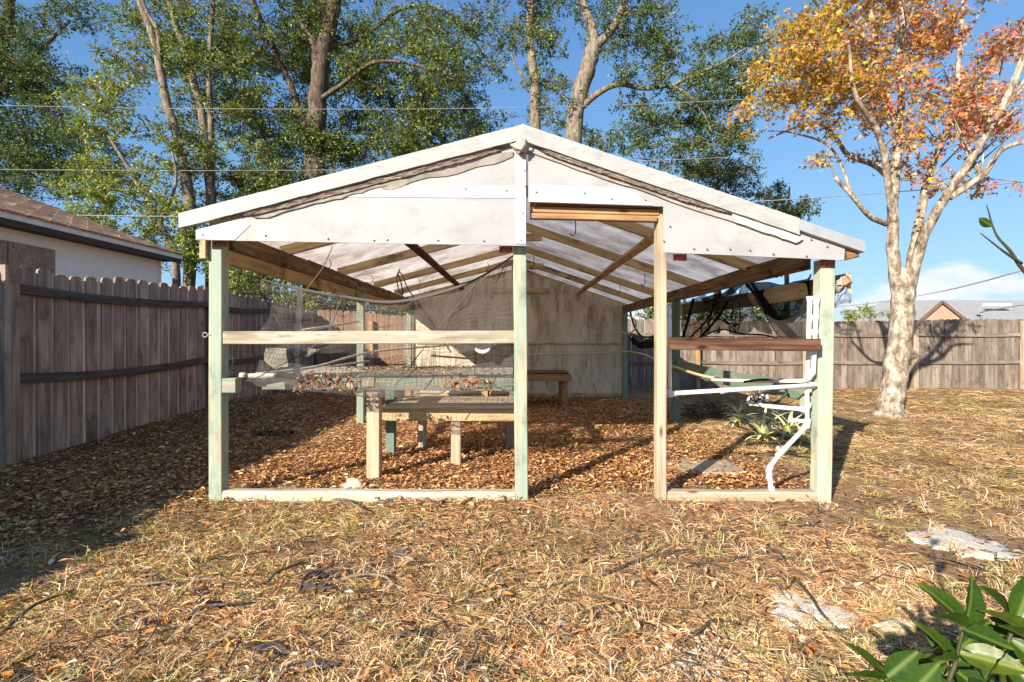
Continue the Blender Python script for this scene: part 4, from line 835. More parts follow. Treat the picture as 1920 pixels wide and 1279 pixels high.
# lower understorey behind the fence
for kx, (cx, w_, cy, h_, lab) in enumerate(((450, 80, 470, 70, 'bushy understorey shrub behind the side fence near the left post'), (570, 80, 430, 90, 'tall bushy shrub below the big oak'), (700, 80, 440, 90, 'tall bushy shrub between the big oak trunk and the roof ridge'), (820, 80, 400, 90, 'dense bushy shrub behind the middle of the left roof slope'))):
    yy = 13.2+kx*.5
    tree('understorey_shrub', lab, gb(cx, yy), [([gb(cx, yy), P(cx+8, 560, yy), P(cx-6, 450, yy), P(cx+6, cy-40, yy)], .07, .02)], region(cx, cy, w_, h_, yy, .8, 39, (.4, .7))+region(cx, 570, w_, 40, yy, .7, 15, (.4, .6)), GREENS if kx else LIGHTG, [3, 3, 3, 3, 1.4, 1] if kx else [2, 1, 3, .5], dens=66, leafL=(.065, .115), cat='shrub', group='shrubs behind the fences', bark='bark_oak')
for kx, (cx, w_, lab) in enumerate(((455, 45, 'dense green shrub behind the side fence next to the left front post'), (540, 60, 'dense green shrub behind the side fence in the middle of the left bay'), (640, 60, 'dense dark shrub behind the side fence at its far end'), (740, 60, 'dense dark shrub behind the red brown pickets'))):
    yy = 12.3+.3*kx
    tree('hedge_shrub', lab, gb(cx, yy), [([gb(cx, yy), P(cx+6, 600, yy), P(cx-6, 530, yy), P(cx+5, 480, yy)], .06, .02)], region(cx, 520, w_, 62, yy, .6, 30, (.35, .55)), LIGHTG if kx < 2 else GREENS, None, dens=54, leafL=(.06, .10), cat='shrub', group='shrubs behind the fences')
# right pair
YR = 15.5
tree('thin_oak', 'thin straight oak stem beside the pale forked oak', gb(1004, YR+1), [([gb(1004, YR+1), P(1004, 250, YR+1), P(1002, 150, YR+1), P(994, 80, YR+1), P(995, 0, YR+1), P(998, -120, YR+1)], .19, .10), (stem([(992, 160), (965, 120), (958, 90)], YR+1), .05, .02)],
     region(1000, 180, 45, 60, YR+1.4, .6, 9, (.3, .5))+region(985, 30, 70, 60, YR+1, 1, 20, (.4, .75))+region(1025, 130, 36, 90, YR+1, .8, 16, (.35, .6))+region(1000, -80, 110, 60, YR+1, 1.4, 16)+region(1010, 220, 60, 25, YR+1, .8, 8, (.3, .5)), GREENS, [3, 3, 2, 4, 1, .5], bark='bark_pale', dens=46)
tree('forked_oak', 'pale forked oak with long crooked right limb behind the roof ridge', gb(1070, YR), [([gb(1062, YR), P(1074, 260, YR), P(1088, 180, YR), P(1104, 120, YR), P(1114, 84, YR)], .27, .23), (stem([(1114, 86), (1110, 50), (1096, 15), (1082, -30), (1070, -100)], YR), .16, .10), (stem([(1112, 90), (1140, 66), (1160, 30), (1180, -20), (1200, -90)], YR), .15, .08),
      (stem([(1092, 200), (1122, 175, -.3), (1160, 158, -.5), (1210, 166, -.6), (1255, 162, -.7), (1290, 178, -.8), (1320, 215, -.8), (1335, 250, -.8)], YR), .10, .02), (stem([(1255, 165, -.7), (1300, 140, -.8), (1350, 120, -.9), (1400, 90, -.9)], YR), .06, .02), (stem([(1160, 30), (1200, 20), (1240, 40)], YR), .05, .02)],
     region(1220, 150, 60, 22, YR-.7, .4, 6, (.3, .5))+region(1320, 160, 60, 45, YR-.8, .4, 10, (.3, .55))+region(1270, 200, 90, 40, YR, .8, 14, (.35, .6))+region(1230, 90, 90, 50, YR+.5, .8, 14, (.35, .6))+region(1400, 130, 50, 70, YR, .8, 12, (.35, .55))+region(1340, 290, 90, 50, YR+.3, .8, 18, (.35, .6))+region(1180, 40, 85, 45, YR, 1, 23, (.4, .7))+region(1210, 110, 75, 40, YR, 1, 15, (.35, .6))+region(1160, 260, 90, 32, YR, .9, 17, (.35, .6))+region(1250, 260, 70, 55, YR, .9, 20, (.35, .65))+region(1330, 230, 75, 80, YR, 1, 30, (.4, .65))+region(1360, 130, 65, 55, YR, 1, 20, (.4, .65))+region(1400, 70, 50, 50, YR, 1, 16, (.35, .6))+region(1090, -60, 160, 70, YR, 1.2, 20)+region(1060, 190, 40, 40, YR, .6, 5, (.3, .5)), DARKG, [3, 3, 3, 1.4], bark='bark_pale', dens=46)
tree('grey_green_tree', 'grey green bushy tree behind the right roof slope', gb(1340, 19), [([gb(1340, 19), P(1345, 480, 19), P(1340, 380, 19), P(1350, 320, 19)], .14, .04)], region(1340, 340, 75, 42, 19, 1, 25, (.45, .75))+region(1370, 420, 80, 50, 19, 1, 20, (.45, .75)), [(.11, .11, .05), (.15, .14, .07), (.07, .08, .04)], dens=44)
tree('feathery_tree', 'small feathery tree standing beyond the right eave', gb(1478, 22), [([gb(1478, 22), P(1475, 480, 22), P(1478, 400, 22), P(1480, 350, 22)], .12, .03)], region(1475, 375, 58, 38, 22, 1, 20, (.4, .7))+region(1470, 450, 60, 60, 22, 1, 16, (.5, .8)), [(.10, .13, .05), (.14, .16, .065), (.07, .095, .04)], dens=30, leafL=(.1, .16))
for (px, py, s, Yy, lab) in ((1632, 584, 16, 30, 'small rounded far tree above the back fence between green post and maple'), (1590, 592, 14, 26, 'low dark far shrub beside the right front post above the fence'), (1670, 590, 18, 34, 'far low shrub hidden behind the maple trunk'), (1240, 590, 60, 14, 'dark shrub behind the fence seen past the back wall'), (1340, 590, 70, 14.5, 'dark shrub behind the torn shade cloth'), (1450, 585, 70, 15, 'dark shrub behind the fence near the right eave')):
    m_ = Yy/F
    tree('far_shrub', lab, gb(px, Yy), [([gb(px, Yy), P(px, py+s, Yy), P(px+2, py, Yy)], .06, .03)], region(px, py, s, max(s*.45, 9), Yy, .8, 12 if s > 30 else 6, (.35, .6)), DARKG if s > 30 else LIGHTG, None, dens=40, leafL=(.08, .14), cat='shrub', group='shrubs behind the fences')

# ---------------------------------------------------------------- maple
YMp = 7.2; mb = Vector(((1668-VX)*YMp/F, YMp, -.03))
def mpal(pos):
    px = VX+pos[:, 0]*F/pos[:, 1]; py = VY-(pos[:, 2]-CAMZ)*F/pos[:, 1]
    t = np.clip((px-1500)/380+rng.normal(size=len(px))*.22, 0, 1)            # yellow side to red side of the crown
    a_ = pick([(.60, .42, .05), (.62, .32, .06), (.46, .38, .07), (.30, .28, .06), (.64, .25, .08)], len(px), [4, 3.5, 3, 2, 1.6]); b_ = pick([(.60, .22, .13), (.66, .31, .15), (.52, .12, .12), (.36, .17, .10), (.64, .42, .18)], len(px), [3.5, 4, 1.8, 1.6, 2.4])
    return np.where(rng.random(len(px))[:, None] < t[:, None], b_, a_)
ms_ = lambda pts: stem(pts, YMp)
mst = None
trunk = [mb, P(1672, 740, YMp), P(1684, 660, YMp), P(1691, 600, YMp), P(1694, 550, YMp), P(1692, 505, YMp)]
stems = [(trunk, .165, .13), (ms_([(1690, 610), (1684, 550), (1674, 480, -.05), (1674, 400, -.1), (1680, 300, -.1), (1690, 200), (1692, 90), (1690, -60)]), .10, .025),
  (ms_([(1692, 610), (1700, 550), (1712, 480, .1), (1722, 420, .2), (1738, 340, .3), (1765, 270, .4), (1790, 200, .5), (1800, 80, .6), (1810, -50, .6)]), .085, .022),
  (ms_([(1692, 610), (1704, 545), (1730, 450, -.2), (1760, 390, -.4), (1800, 330, -.6), (1850, 250, -.8), (1900, 160, -.9), (1940, 60, -1)]), .085, .02),
  (ms_([(1662, 420), (1630, 405, -.1), (1600, 370, -.2), (1565, 332, -.2)]), .04, .026), (ms_([(1676, 340), (1640, 310, .2), (1590, 290, .4), (1560, 250, .5), (1520, 230, .6), (1440, 260, .7)]), .05, .012),
  (ms_([(1780, 370, -.5), (1840, 330, -.6), (1880, 280, -.7), (1950, 260, -.8)]), .05, .02), (ms_([(1677, 425, -.1), (1650, 260, -.4), (1605, 180, -.6), (1590, 80, -.6)]), .05, .015), (ms_([(1684, 250), (1660, 160, .3), (1640, 60, .4), (1620, -60, .4)]), .05, .015),
  (ms_([(1760, 285, .4), (1790, 215, .4), (1850, 140, .4), (1890, 40, .3)]), .04, .014), (ms_([(1600, 372, -.2), (1560, 280), (1490, 250, .2), (1430, 245, .3)]), .022, .008), (ms_([(1740, 440, -.2), (1752, 415, -.25)]), .02, .018)]
for k in range(26):
    px, py, dz = random.choice([(1680, 300, -.1), (1690, 200, 0), (1738, 340, .3), (1765, 270, .4), (1790, 200, .5), (1800, 330, -.6), (1850, 250, -.8), (1880, 200, -.85), (1692, 100, 0), (1800, 90, .6), (1840, 330, -.6)])
    ex = px+random.uniform(-110, 110)+(30 if px > 1720 else -20); ey = py-random.uniform(70, 190); d2 = dz+random.uniform(-.5, .5)
    stems.append((ms_([(px, py, dz), ((px*.6+ex*.4)+random.uniform(-12, 12), py*.55+ey*.45, dz*.6+d2*.4), (ex, ey, d2)]), random.uniform(.012, .024), .004))
cl = region(1600, 90, 130, 100, YMp, 1.0, 58, (.22, .40))+region(1790, 60, 130, 80, YMp, 1.0, 16, (.18, .3))+region(1870, 190, 70, 90, YMp-.3, .8, 14, (.18, .3))+region(1560, 190, 110, 50, YMp, .8, 14, (.18, .3))+region(1760, 230, 80, 60, YMp, .7, 8, (.16, .26))+region(1500, 120, 70, 85, YMp, .8, 21, (.2, .36))+region(1460, 210, 70, 50, YMp, .8, 10, (.16, .3))+region(1390, 225, 26, 45, YMp+.3, .3, 4, (.14, .22))+region(1700, 130, 90, 130, YMp, 1, 20, (.2, .36))+region(1830, 110, 110, 110, YMp, 1, 16, (.18, .32))+region(1850, 240, 80, 70, YMp, .8, 12, (.16, .32))+region(1640, 270, 70, 60, YMp, .7, 10, (.16, .28))+region(1540, 305, 30, 14, YMp, .3, 3, (.12, .2))+region(1760, 330, 60, 50, YMp, .6, 7, (.14, .24))+region(1880, 345, 45, 20, YMp, .5, 4, (.12, .2))+region(1700, -70, 280, 70, YMp, 1.2, 30, (.25, .4))
mt_ = tree('maple_tree', 'autumn maple with orange and red leaves and pale lichen covered trunk', mb, stems, cl, mpal, bark='bark_maple', leafL=(.045, .082), dens=84, mat='mapleleaf', group=None, shape='maple', per=10, twig_r=.004, up=.35, ratio=.95, roots=.55)

# ---------------------------------------------------------------- cables
def cable(pts, r, mat, label): tag(tube('power_line', pts, r, mat, None, 40, 5), label, 'power line', 'overhead power lines')
cable([P(-400, 192, 12.5), P(0, 198, 12.5), P(400, 204, 12.5), P(900, 203, 12.5), P(1400, 186, 12.5), P(2400, 120, 12.5)], .0065, 'wire_pale', 'highest thin overhead line crossing in front of the oak trunks')
cable([P(-400, 316, 12.2), P(0, 318, 12.2), P(400, 320, 12.2), P(800, 316, 12.2), P(1250, 300, 12.2), P(1640, 280, 12.2), P(2400, 230, 12.2)], .0065, 'wire_pale', 'second overhead line crossing just above the left eave')
cable([P(60, 402, 12.0), P(165, 404, 12.0), P(350, 406, 12.0), P(700, 404, 12), P(1100, 396, 12), P(1400, 379, 12), P(1650, 362, 12), P(2400, 305, 12)], .012, 'wire', 'thick overhead cable passing below the others behind the roof')
cable([P(1380, 588, 30), P(1590, 573, 27), P(1740, 551, 25), P(1830, 531, 23), P(1920, 506, 21), P(2300, 400, 16)], .035, 'wire', 'sagging service cable running toward the far house')
cable([P(1838, 586, 40), P(1880, 578, 36), P(1960, 566, 32), P(2300, 520, 24)], .03, 'wire', 'short service cable leaving the far grey roof')

# ---------------------------------------------------------------- citrus sapling
ct = empty('citrus_sapling', (.80, .78, 0), 'young citrus sapling with glossy green leaves shading the small sand patch', 'sapling')
def leaf_big(L, w, curl, mat, name='leaf'):
    V, Fc = [], []; n_ = 14
    for i in range(n_+1):
        t = i/n_; ww = w*.5*(math.sin(math.pi*min(1, t*.93+.03)**.80))*(1 if t < 1 else .0)+.0005
        z = -curl*L*t*t; ee = .0012*math.sin(i*1.9)
        V += [(t*L, -ww, z+ww*.38+ee), (t*L, -ww*.5, z+ww*.15), (t*L, 0, z-.0015), (t*L, ww*.5, z+ww*.15), (t*L, ww, z+ww*.38-ee)]
    for i in range(n_):
        for k in range(4): a_ = i*5+k; Fc.append((a_, a_+5, a_+6, a_+1))
    me = mesh(name, V, Fc); me.materials.append(M[mat]); me.polygons.foreach_set('use_smooth', [True]*len(me.polygons)); return me
LB = [leaf_big(.084, .042, .18, 'citrus'), leaf_big(.075, .037, .3, 'citrus'), leaf_big(.064, .032, .12, 'citrus'), leaf_big(.078, .040, .2, 'citrus_p'), leaf_big(.066, .036, .25, 'citrus_y')]
def put_leaf(base, d, roll, k, name='leaf', parent=ct, s=1.0):
    x = Vector(d).normalized(); y = Vector((0, 0, 1)).cross(x)
    if y.length < .05: y = Vector((0, 1, 0))
    y.normalize(); z = x.cross(y); q = Matrix.Rotation(roll, 3, x); y, z = q @ y, q @ z; b_ = Vector(base)
    mw = Matrix(((x.x, y.x, z.x, b_.x), (x.y, y.y, z.y, b_.y), (x.z, y.z, z.z, b_.z), (0, 0, 0, 1))) @ Matrix.Scale(s, 4); return link(name, LB[k], None, parent, mw)
Yc = .80
def stemc(pts, r0=.006, r1=.003): return tube('stem', [P(*p) if len(p) == 3 and p[1] > 20 else Vector(p) for p in pts], [r0, r1], 'stem', ct, 30, 6)
rt = Vector((.86, .80, -.02))
s1 = [rt, P(1985, 1420, .82), P(1790, 1330, .80), P(1795, 1230, .80), P(1812, 1160, .80)]; tube('stem', s1, [.008, .006, .004, .003, .002], 'stem', ct, 36, 7)
s2 = [rt, P(2000, 1300, .84), P(1960, 1000, .82), P(1952, 600, .80), P(1905, 488, .78), P(1868, 440, .78), P(1850, 385, .78)]; tube('stem', s2, [.010, .007, .005, .0035, .0025, .0016, .0008], 'stem', ct, 50, 7)
tube('stem', [P(1915, 494, .78), P(1880, 470, .77), P(1838, 437, .77)], [.0025, .0016, .0008], 'stem', ct, 14, 6)
tube('stem', [P(1985, 1420, .82), P(1900, 1330, .80), P(1880, 1250, .79), P(1905, 1160, .79)], [.008, .005, .003], 'stem', ct, 20, 6)
tube('stem', [P(1985, 1420, .82), P(1760, 1400, .76), P(1690, 1330, .74), P(1660, 1270, .74)], [.008, .005, .003], 'stem', ct, 20, 6)
def pl_(px, py, tx, ty, Y, dY, roll, k, s=1.0): a_, b_ = P(px, py, Y), P(tx, ty, Y+dY); put_leaf(a_, b_-a_, roll, k, s=s)
for a_ in [(1812, 1165, 1838, 1085, .80, .03, 1.2, 0), (1808, 1175, 1732, 1128, .80, -.02, .5, 0), (1810, 1170, 1762, 1115, .80, .04, 1.4, 1), (1806, 1180, 1850, 1195, .80, -.03, .4, 2), (1800, 1215, 1890, 1150, .80, .02, 1.0, 0), (1800, 1225, 1870, 1240, .80, -.03, .8, 3), (1796, 1240, 1722, 1225, .80, -.02, .9, 2), (1796, 1250, 1760, 1195, .8, .04, 1.3, 1), (1795, 1260, 1850, 1300, .8, -.04, .6, 0),
           (1905, 1165, 1930, 1110, .79, .0, 1.1, 0), (1903, 1170, 1935, 1190, .79, .0, .3, 4), (1895, 1200, 1935, 1230, .79, -.02, .8, 0), (1890, 1220, 1830, 1255, .79, -.03, .6, 3), (1885, 1240, 1935, 1280, .79, -.03, .9, 1), (1880, 1255, 1812, 1280, .79, -.03, .5, 0), (1900, 1165, 1872, 1110, .79, .05, 1.2, 1), (1905, 1160, 1955, 1130, .79, .0, .9, 4),
           (1660, 1272, 1700, 1240, .74, .0, .9, 2), (1662, 1275, 1612, 1262, .74, .0, .7, 2), (1665, 1285, 1640, 1245, .74, .03, 1.0, 1), (1690, 1320, 1740, 1270, .74, .0, .9, 0), (1690, 1330, 1655, 1290, .74, .0, .9, 3), (1780, 1310, 1740, 1262, .8, .0, .8, 2),
           (1860, 424, 1828, 406, .78, .0, 1.3, 2, .40), (1955, 800, 1905, 822, .8, -.02, .9, 3, .6), (1960, 900, 1990, 850, .8, .0, .5, 0), (1955, 700, 2000, 650, .8, .0, .5, 1)]: pl_(*a_)
for k in range(34):
    p = P(random.uniform(1690, 1930), random.uniform(1225, 1400), random.uniform(.84, .97)); put_leaf(p, (random.uniform(-1, 1), random.uniform(-.3, .8), random.uniform(-.1, .9)), random.uniform(.2, 1.2), random.choice((0, 0, 1, 2, 3)))
for k in range(46):
    t = random.random(); p = P(1950+random.uniform(-30, 130), random.uniform(1130, 1480), .80+random.uniform(-.06, .08)); put_leaf(p, (random.uniform(-1, 1), random.uniform(-.6, .8), random.uniform(-.2, .7)), random.uniform(.2, 1.2), random.choice((0, 0, 1, 2, 3)))

# ---------------------------------------------------------------- strappy plants, stump, stones, patches
BL = []
for k in range(3):
    V, Fc = [], []; n_ = 6; L = (.44, .38, .30)[k]
    for i in range(n_+1):
        t = i/n_; ww = .021*(1-t)**.6+.0006; z = L*(.55*t-.62*t*t*(1+.3*k)); x_ = L*t*.86
        V += [(x_, -ww, z+.008*(1-t)), (x_, 0, z), (x_, ww, z+.008*(1-t))]
    for i in range(n_):
        for q in range(2): a_ = i*3+q; Fc.append((a_, a_+3, a_+4, a_+1))
    me = mesh('leaf', V, Fc); me.materials.append(M['bromeliad']); me.polygons.foreach_set('use_smooth', [True]*len(me.polygons)); BL.append(me)
for q, (px, py, s, lab) in enumerate(((1385, 798, 1.0, 'spiky pale green pineapple plant by the middle right post'), (1432, 828, 1.15, 'largest spiky pineapple plant beneath the white valve'), (1478, 820, 1.1, 'spiky pineapple plant beside the angled white pipe'), (1455, 800, 1.1, 'spiky pineapple plant at the rear of the cluster'), (1505, 835, .8, 'small spiky pineapple plant against the right front post'))):
    g0 = G(px, py); t = empty('pineapple_plant', g0, lab, 'plant', 'pineapple plants beside the shelter')
    for k in range(26):
        a_ = k*2.399; el = R(8+62*(1-k/26)); sc_ = s*random.uniform(.75, 1.15)
        mw = Matrix.Translation(g0+Vector((0, 0, .015))) @ Matrix.Rotation(a_, 4, 'Z') @ Matrix.Rotation(-el*random.uniform(.6, 1.1), 4, 'Y') @ Matrix.Scale(sc_, 4)
        link('leaf', BL[k % 3], None, t, mw)
# brush heap by the middle right post
def tag_blob(o, *a_): return tag(o, *a_)
hp = empty('brush_heap', G(1322, 785), 'dark heap of dead twigs beside the middle right post', 'brush heap')
V, Fc = [], []
for k in range(260):
    a_, h_ = random.uniform(0, 6.28), random.random(); r0 = .30*math.sqrt(random.random()); p = Vector((math.cos(a_)*r0*1.1, math.sin(a_)*r0*.8, h_*.28*(1-r0*2))); d = Vector((random.gauss(0, .12), random.gauss(0, .12), random.gauss(.0, .09)))
    tube_geo([p, p+d*.5+Vector((0, 0, .02)), p+d], [.005, .004, .002], 4, V, Fc)
tag(link('twig_mass', mesh('twig_mass', V, Fc), 'bark_oak', hp, WM[hp.name]), kind='stuff')
# sand patches: low mounds
def patch(px, py, rx, ry, lab, seed, rot=0, h=.03):
    c_ = G(px, py); V, Fc = [], []; nr, na = 10, 40
    for i in range(nr+1):
        for k in range(na):
            a_ = 2*math.pi*k/na; w = 1+.5*(float(vnoise(math.cos(a_)*1.6+3, math.sin(a_)*1.6+3, 1, seed))-.5)+.25*(float(vnoise(math.cos(a_)*5+3, math.sin(a_)*5+3, 1, seed+1))-.5)*1.6+.35*(random.random()-.5)*(i > 7); q = i/nr
            x, y = math.cos(a_)*rx*w*q, math.sin(a_)*ry*w*q; x, y = x*math.cos(rot)-y*math.sin(rot), x*math.sin(rot)+y*math.cos(rot)
            z = float(gh(c_.x+x, c_.y+y))+h*(1-q**1.6)+.004-.012*(i == nr)+(float(vnoise(x*60, y*60, 1, seed))-.5)*.010*(q < .95); V.append((x, y, z-c_.z))
    for i in range(nr):
        for k in range(na): j = (k+1) % na; Fc.append((i*na+k, (i+1)*na+k, (i+1)*na+j, i*na+j))
    tag(link('sand_patch', mesh('sand_patch', V, Fc), 'sand', None, Matrix.Translation(c_), True), lab, 'sand patch', 'white sand patches in the grass')
patch(1808, 1022, .24, .23, 'oval white sand patch alone in the open grass', 2, R(-16), .022)
patch(1510, 1154, .16, .165, 'ragged white sand patch with an orange leaf on it', 5, .3, .016)
patch(1690, 1178, .085, .05, 'small white sand patch at the edge of the sapling shadow', 8, 0, .012)
tag(box('paver', G(1262, 892)+Vector((-.02, 0, -.03)), G(1340, 868)+Vector((.1, 0, .03)), 'concrete', None, .01), 'flat pale paver just inside the right bay of the shelter', 'paver')
def shard(name, px, py, sx_, sy_, mat, lab, cat, seed, grp=None, h=.03, rz=0):
    c_ = G(px, py)
    me_o = blob(name, c_+Vector((0, 0, h*.3)), 1, mat, None, seed, (sx_, sy_, h), 7, .35); me_o.matrix_basis = Matrix.Translation(c_+Vector((0, 0, h*.3))) @ Matrix.Rotation(rz, 4, 'Z'); WM[me_o.name] = me_o.matrix_basis
    return tag(me_o, lab, cat, grp)
shard('stone', 662, 916, .085, .05, 'stone', 'largest pale stone behind the front left sill', 'stone', 4, 'loose pale stones', .055)
shard('stone', 700, 915, .05, .03, 'stone', 'flat stone next to the largest pale stone at the sill', 'stone', 5, 'loose pale stones', .025)
for k, (px, py, s, lab) in enumerate(((1051, 1174, .026, 'oval tan stone in the grass in front of the shelter door'), (1108, 1170, .024, 'whitish stone beside a dark hole in the grass'), (1255, 1211, .02, 'round tan stone at the edge of the pebble scatter'), (598, 980, .016, 'small white stone in front of the left bay'), (288, 1078, .015, 'small pale stone among straw near the fence shadow'), (1290, 1185, .014, 'pale pebble above the pebble scatter'), (1300, 1248, .017, 'rounded stone within the pebble scatter'), (1222, 1052, .011, 'tiny white stone in the dry grass by the door'), (778, 1058, .014, 'white stone beside black fabric scraps'), (1420, 1066, .015, 'tiny pale stone in the grass below the right sill'), (1750, 1068, .013, 'tiny white stone below the oval sand patch'), (1486, 1228, .02, 'brown stone below the ragged sand patch'))):
    shard('stone', px, py, s, s*.8, 'stone', lab, 'stone', 10+k, 'loose pale stones', s*.75, k)
V, Fc = [], []
for k in range(120):
    c_ = G(random.gauss(1325, 42), random.gauss(1235, 24)); r_ = random.uniform(.004, .012); b0 = len(V); sq = random.uniform(.6, 1.5)
    for i in range(5):
        th = math.pi*i/4
        for q in range(6): ph = q*math.pi/3; V.append((c_.x+math.sin(th)*math.cos(ph)*r_*sq*random.uniform(.8, 1.2), c_.y+math.sin(th)*math.sin(ph)*r_*random.uniform(.8, 1.2), c_.z+.012+math.cos(th)*r_*.7))
    for i in range(4):
        for q in range(6): j = (q+1) % 6; Fc.append((b0+i*6+q, b0+(i+1)*6+q, b0+(i+1)*6+j, b0+i*6+j))
tag(link('pebble_scatter', mesh('pebble_scatter', V, Fc), 'stone', None, None, True), 'scatter of pale pebbles on bare soil near the sapling', 'pebbles', kind='stuff')
# black fabric scraps
for k, (px, py, sx_, lab) in enumerate(((620, 1085, .10, 'long torn strip of black fabric lying on bare soil'), (590, 1110, .08, 'dark grey fabric strip below the long torn strip'), (500, 1225, .09, 'black ragged fabric scrap half buried in straw'), (770, 1205, .07, 'black fabric scrap with frayed edge in the grass'), (605, 1258, .06, 'small black scrap at the front of the yard'), (400, 1142, .06, 'thin black scrap in the straw near the fence shadow'), (745, 1050, .05, 'black scrap lying by a white stone'))):
    c_ = G(px, py)+Vector((0, 0, .016)); a_ = random.uniform(-.5, .5); u_ = Vector((math.cos(a_), math.sin(a_), 0)); v_ = Vector((-u_.y, u_.x, 0))
    rows = [[c_+u_*sx_*i+v_*sx_*.30*j*random.uniform(.5, 1.2)+Vector((0, 0, random.uniform(-.012, .016))) for i in (-1, -.3, .4, 1)] for j in (-1, 0, 1)]
    tag(sheet('fabric_scrap', rows, 14, 8, 'tarp', None, .014, 7, seed=30+k), lab, 'fabric scrap', 'black fabric scraps on the ground')
fs_ = empty('debris_heap', G(520, 815), 'small heap of dark grey scraps with a green leaf under the left bench', 'debris')
c_ = G(520, 818)
for k in range(7):
    o_ = c_+Vector((random.uniform(-.22, .2), random.uniform(-.15, .15), .04)); sheet('scrap', [[o_+Vector((i*.06, j*.05, random.uniform(0, .035))) for i in (-1, 0, 1)] for j in (-1, 0, 1)], 8, 8, 'tarp', fs_, .015, 5, seed=50+k)
put_leaf(c_+Vector((-.02, -.02, .05)), (.25, .1, .5), .6, 4, 'green_leaf', fs_)
for k, (a_, b_, lab) in enumerate((((1372, 852), (1530, 922), 'dark weathered board on the ground slanting to the right front post'), ((1378, 868), (1450, 853), 'short dark board edge lying by the pineapple plants'))):
    p, q = G(*a_), G(*b_); beam_o = beam('ground_board', p+Vector((0, 0, .012)), q+Vector((0, 0, .012)), .06, .035, 'rot', None, segs=3, warp=.003); tag(beam_o, lab, 'board')
# larger sticks one can count
stk = [((615, 940), (700, 968), .008, 'tan stick lying against the front left sill'), ((0, 1190), (140, 1103), .008, 'long straight stick along the fence shadow edge'), ((235, 1100), (370, 1112), .007, 'curved pale stick in the straw'), ((500, 1098), (590, 1068), .008, 'dark stick beside the black fabric strip'), ((560, 1120), (625, 1062), .007, 'forked dark stick on bare soil'), ((860, 1275), (900, 1185), .007, 'thin dark stick standing out of the grass'), ((1270, 1210), (1360, 1170), .006, 'curved twig leading to the ragged sand patch'), ((1490, 1095), (1600, 1215), .006, 'long thin twig crossing the ragged sand patch'), ((1440, 1030), (1475, 1070), .006, 'short hooked twig in the grass'), ((1740, 1050), (1900, 1110), .007, 'dark twig running below the oval sand patch'), ((640, 1095), (740, 1105), .009, 'pale root like stick near the black scraps'), ((350, 1170), (480, 1140), .007, 'brown twig near the fence shadow'), ((1130, 1090), (1290, 1040), .005, 'thin twig in front of the door opening'), ((480, 770), (500, 735), .006, 'thin cane leaning up under the bench'), ((500, 800), (640, 785), .007, 'long stick in the leaf mulch under the bench')]
for (a_, b_, r_, lab) in stk:
    p, q = G(*a_), G(*b_); m1 = p.lerp(q, .35)+Vector((random.uniform(-.04, .04), random.uniform(-.04, .04), .02)); m2 = p.lerp(q, .7)+Vector((random.uniform(-.04, .04), random.uniform(-.04, .04), .02))
    up_ = Vector((0, 0, .016)); tag(tube('stick', [p+up_, m1+up_, m2+up_, q+up_], [r_, r_*.9, r_*.7, r_*.4], 'bark_pale' if 'pale' in lab or 'tan' in lab else 'bark_oak', None, 16, 6), lab, 'stick', 'sticks lying on the ground')

# ---------------------------------------------------------------- ground cover: dry grass, leaf litter, twigs
def sample(n_, y0, y1, pw):
    """points in the camera-side fan, denser near"""
    u = rng.random(n_); y = (y0**(1-pw)+u*(y1**(1-pw)-y0**(1-pw)))**(1/(1-pw)) if pw != 1 else y0*(y1/y0)**u
    x = (rng.random(n_)*2-1)*(y*1.16+.5); return x, y
def blades(name, x, y, L, w, pitch, cols, lift=.004, droop=.5, mat='straw', label='', cat='dry grass'):
    n_ = len(x); az = rng.uniform(0, 2*np.pi, n_); z = gh(x, y)+lift; base = np.stack([x, y, z], 1)
    h = np.stack([np.cos(az), np.sin(az), np.zeros(n_)], 1); s = np.stack([-np.sin(az), np.cos(az), np.zeros(n_)], 1); bend = rng.normal(size=(n_, 1))*.35
    up = np.array((0, 0, 1.)); sp_ = np.sin(pitch)[:, None]; cp = np.cos(pitch)[:, None]; L_ = L[:, None]
    midp = base+(h*cp+up*sp_)*L_*.5; tip = base+(h*cp+s*bend)*L_+up*np.maximum(sp_*L_*(1-droop), .003)
    tw = rng.normal(size=(n_, 1))*.6; sv = s*np.cos(tw)+up*np.sin(tw); W_ = w[:, None]
    v = np.stack([base-sv*W_, base+sv*W_, midp-sv*W_*.9, midp+sv*W_*.9, tip], 1).reshape(-1, 3)
    f = np.array([[0, 1, 3], [0, 3, 2], [2, 3, 4]]); fc_ = (np.arange(n_)[:, None, None]*5+f[None]).reshape(-1, 3)
    tag(link(name, npmesh(name, v, fc_, np.repeat(cols, 5, axis=0)), mat), label, cat, None, 'stuff')
STRAW = [(.78, .56, .30), (.68, .44, .22), (.54, .31, .155), (.36, .19, .10), (.70, .53, .37), (.86, .69, .46)]
STRAWG = [(.46, .42, .14), (.60, .53, .21), (.32, .32, .10)]
inyard = lambda x, y: (x > FXL+.08) & (y < FY-.08)
sandm = lambda x, y: ((x-1.6)**2 < 0)
def nosand(x, y):
    k = np.ones(len(x), bool)
    for (px, py, r0) in ((1808, 1020, .19), (1510, 1152, .13), (1690, 1178, .05)):
        c_ = G(px, py); k &= ((x-c_.x)**2+((y-c_.y)*1.4)**2 > r0**2) | (rng.random(len(x)) < .09)
    return k
x, y = sample(270000, 1.15, 11.0, 1.25)
mu_ = mulch(x, y); ba_ = bare(x, y); clm = vnoise(x, y, 2.2, 21)*.5+vnoise(x, y, 6.5, 22)*.5
keep = inyard(x, y) & nosand(x, y) & (rng.random(len(x)) < (1-.45*mu_)*(1-.82*ba_)*(.30+1.1*clm)); x, y = x[keep], y[keep]; clm = clm[keep]; n_ = len(x)
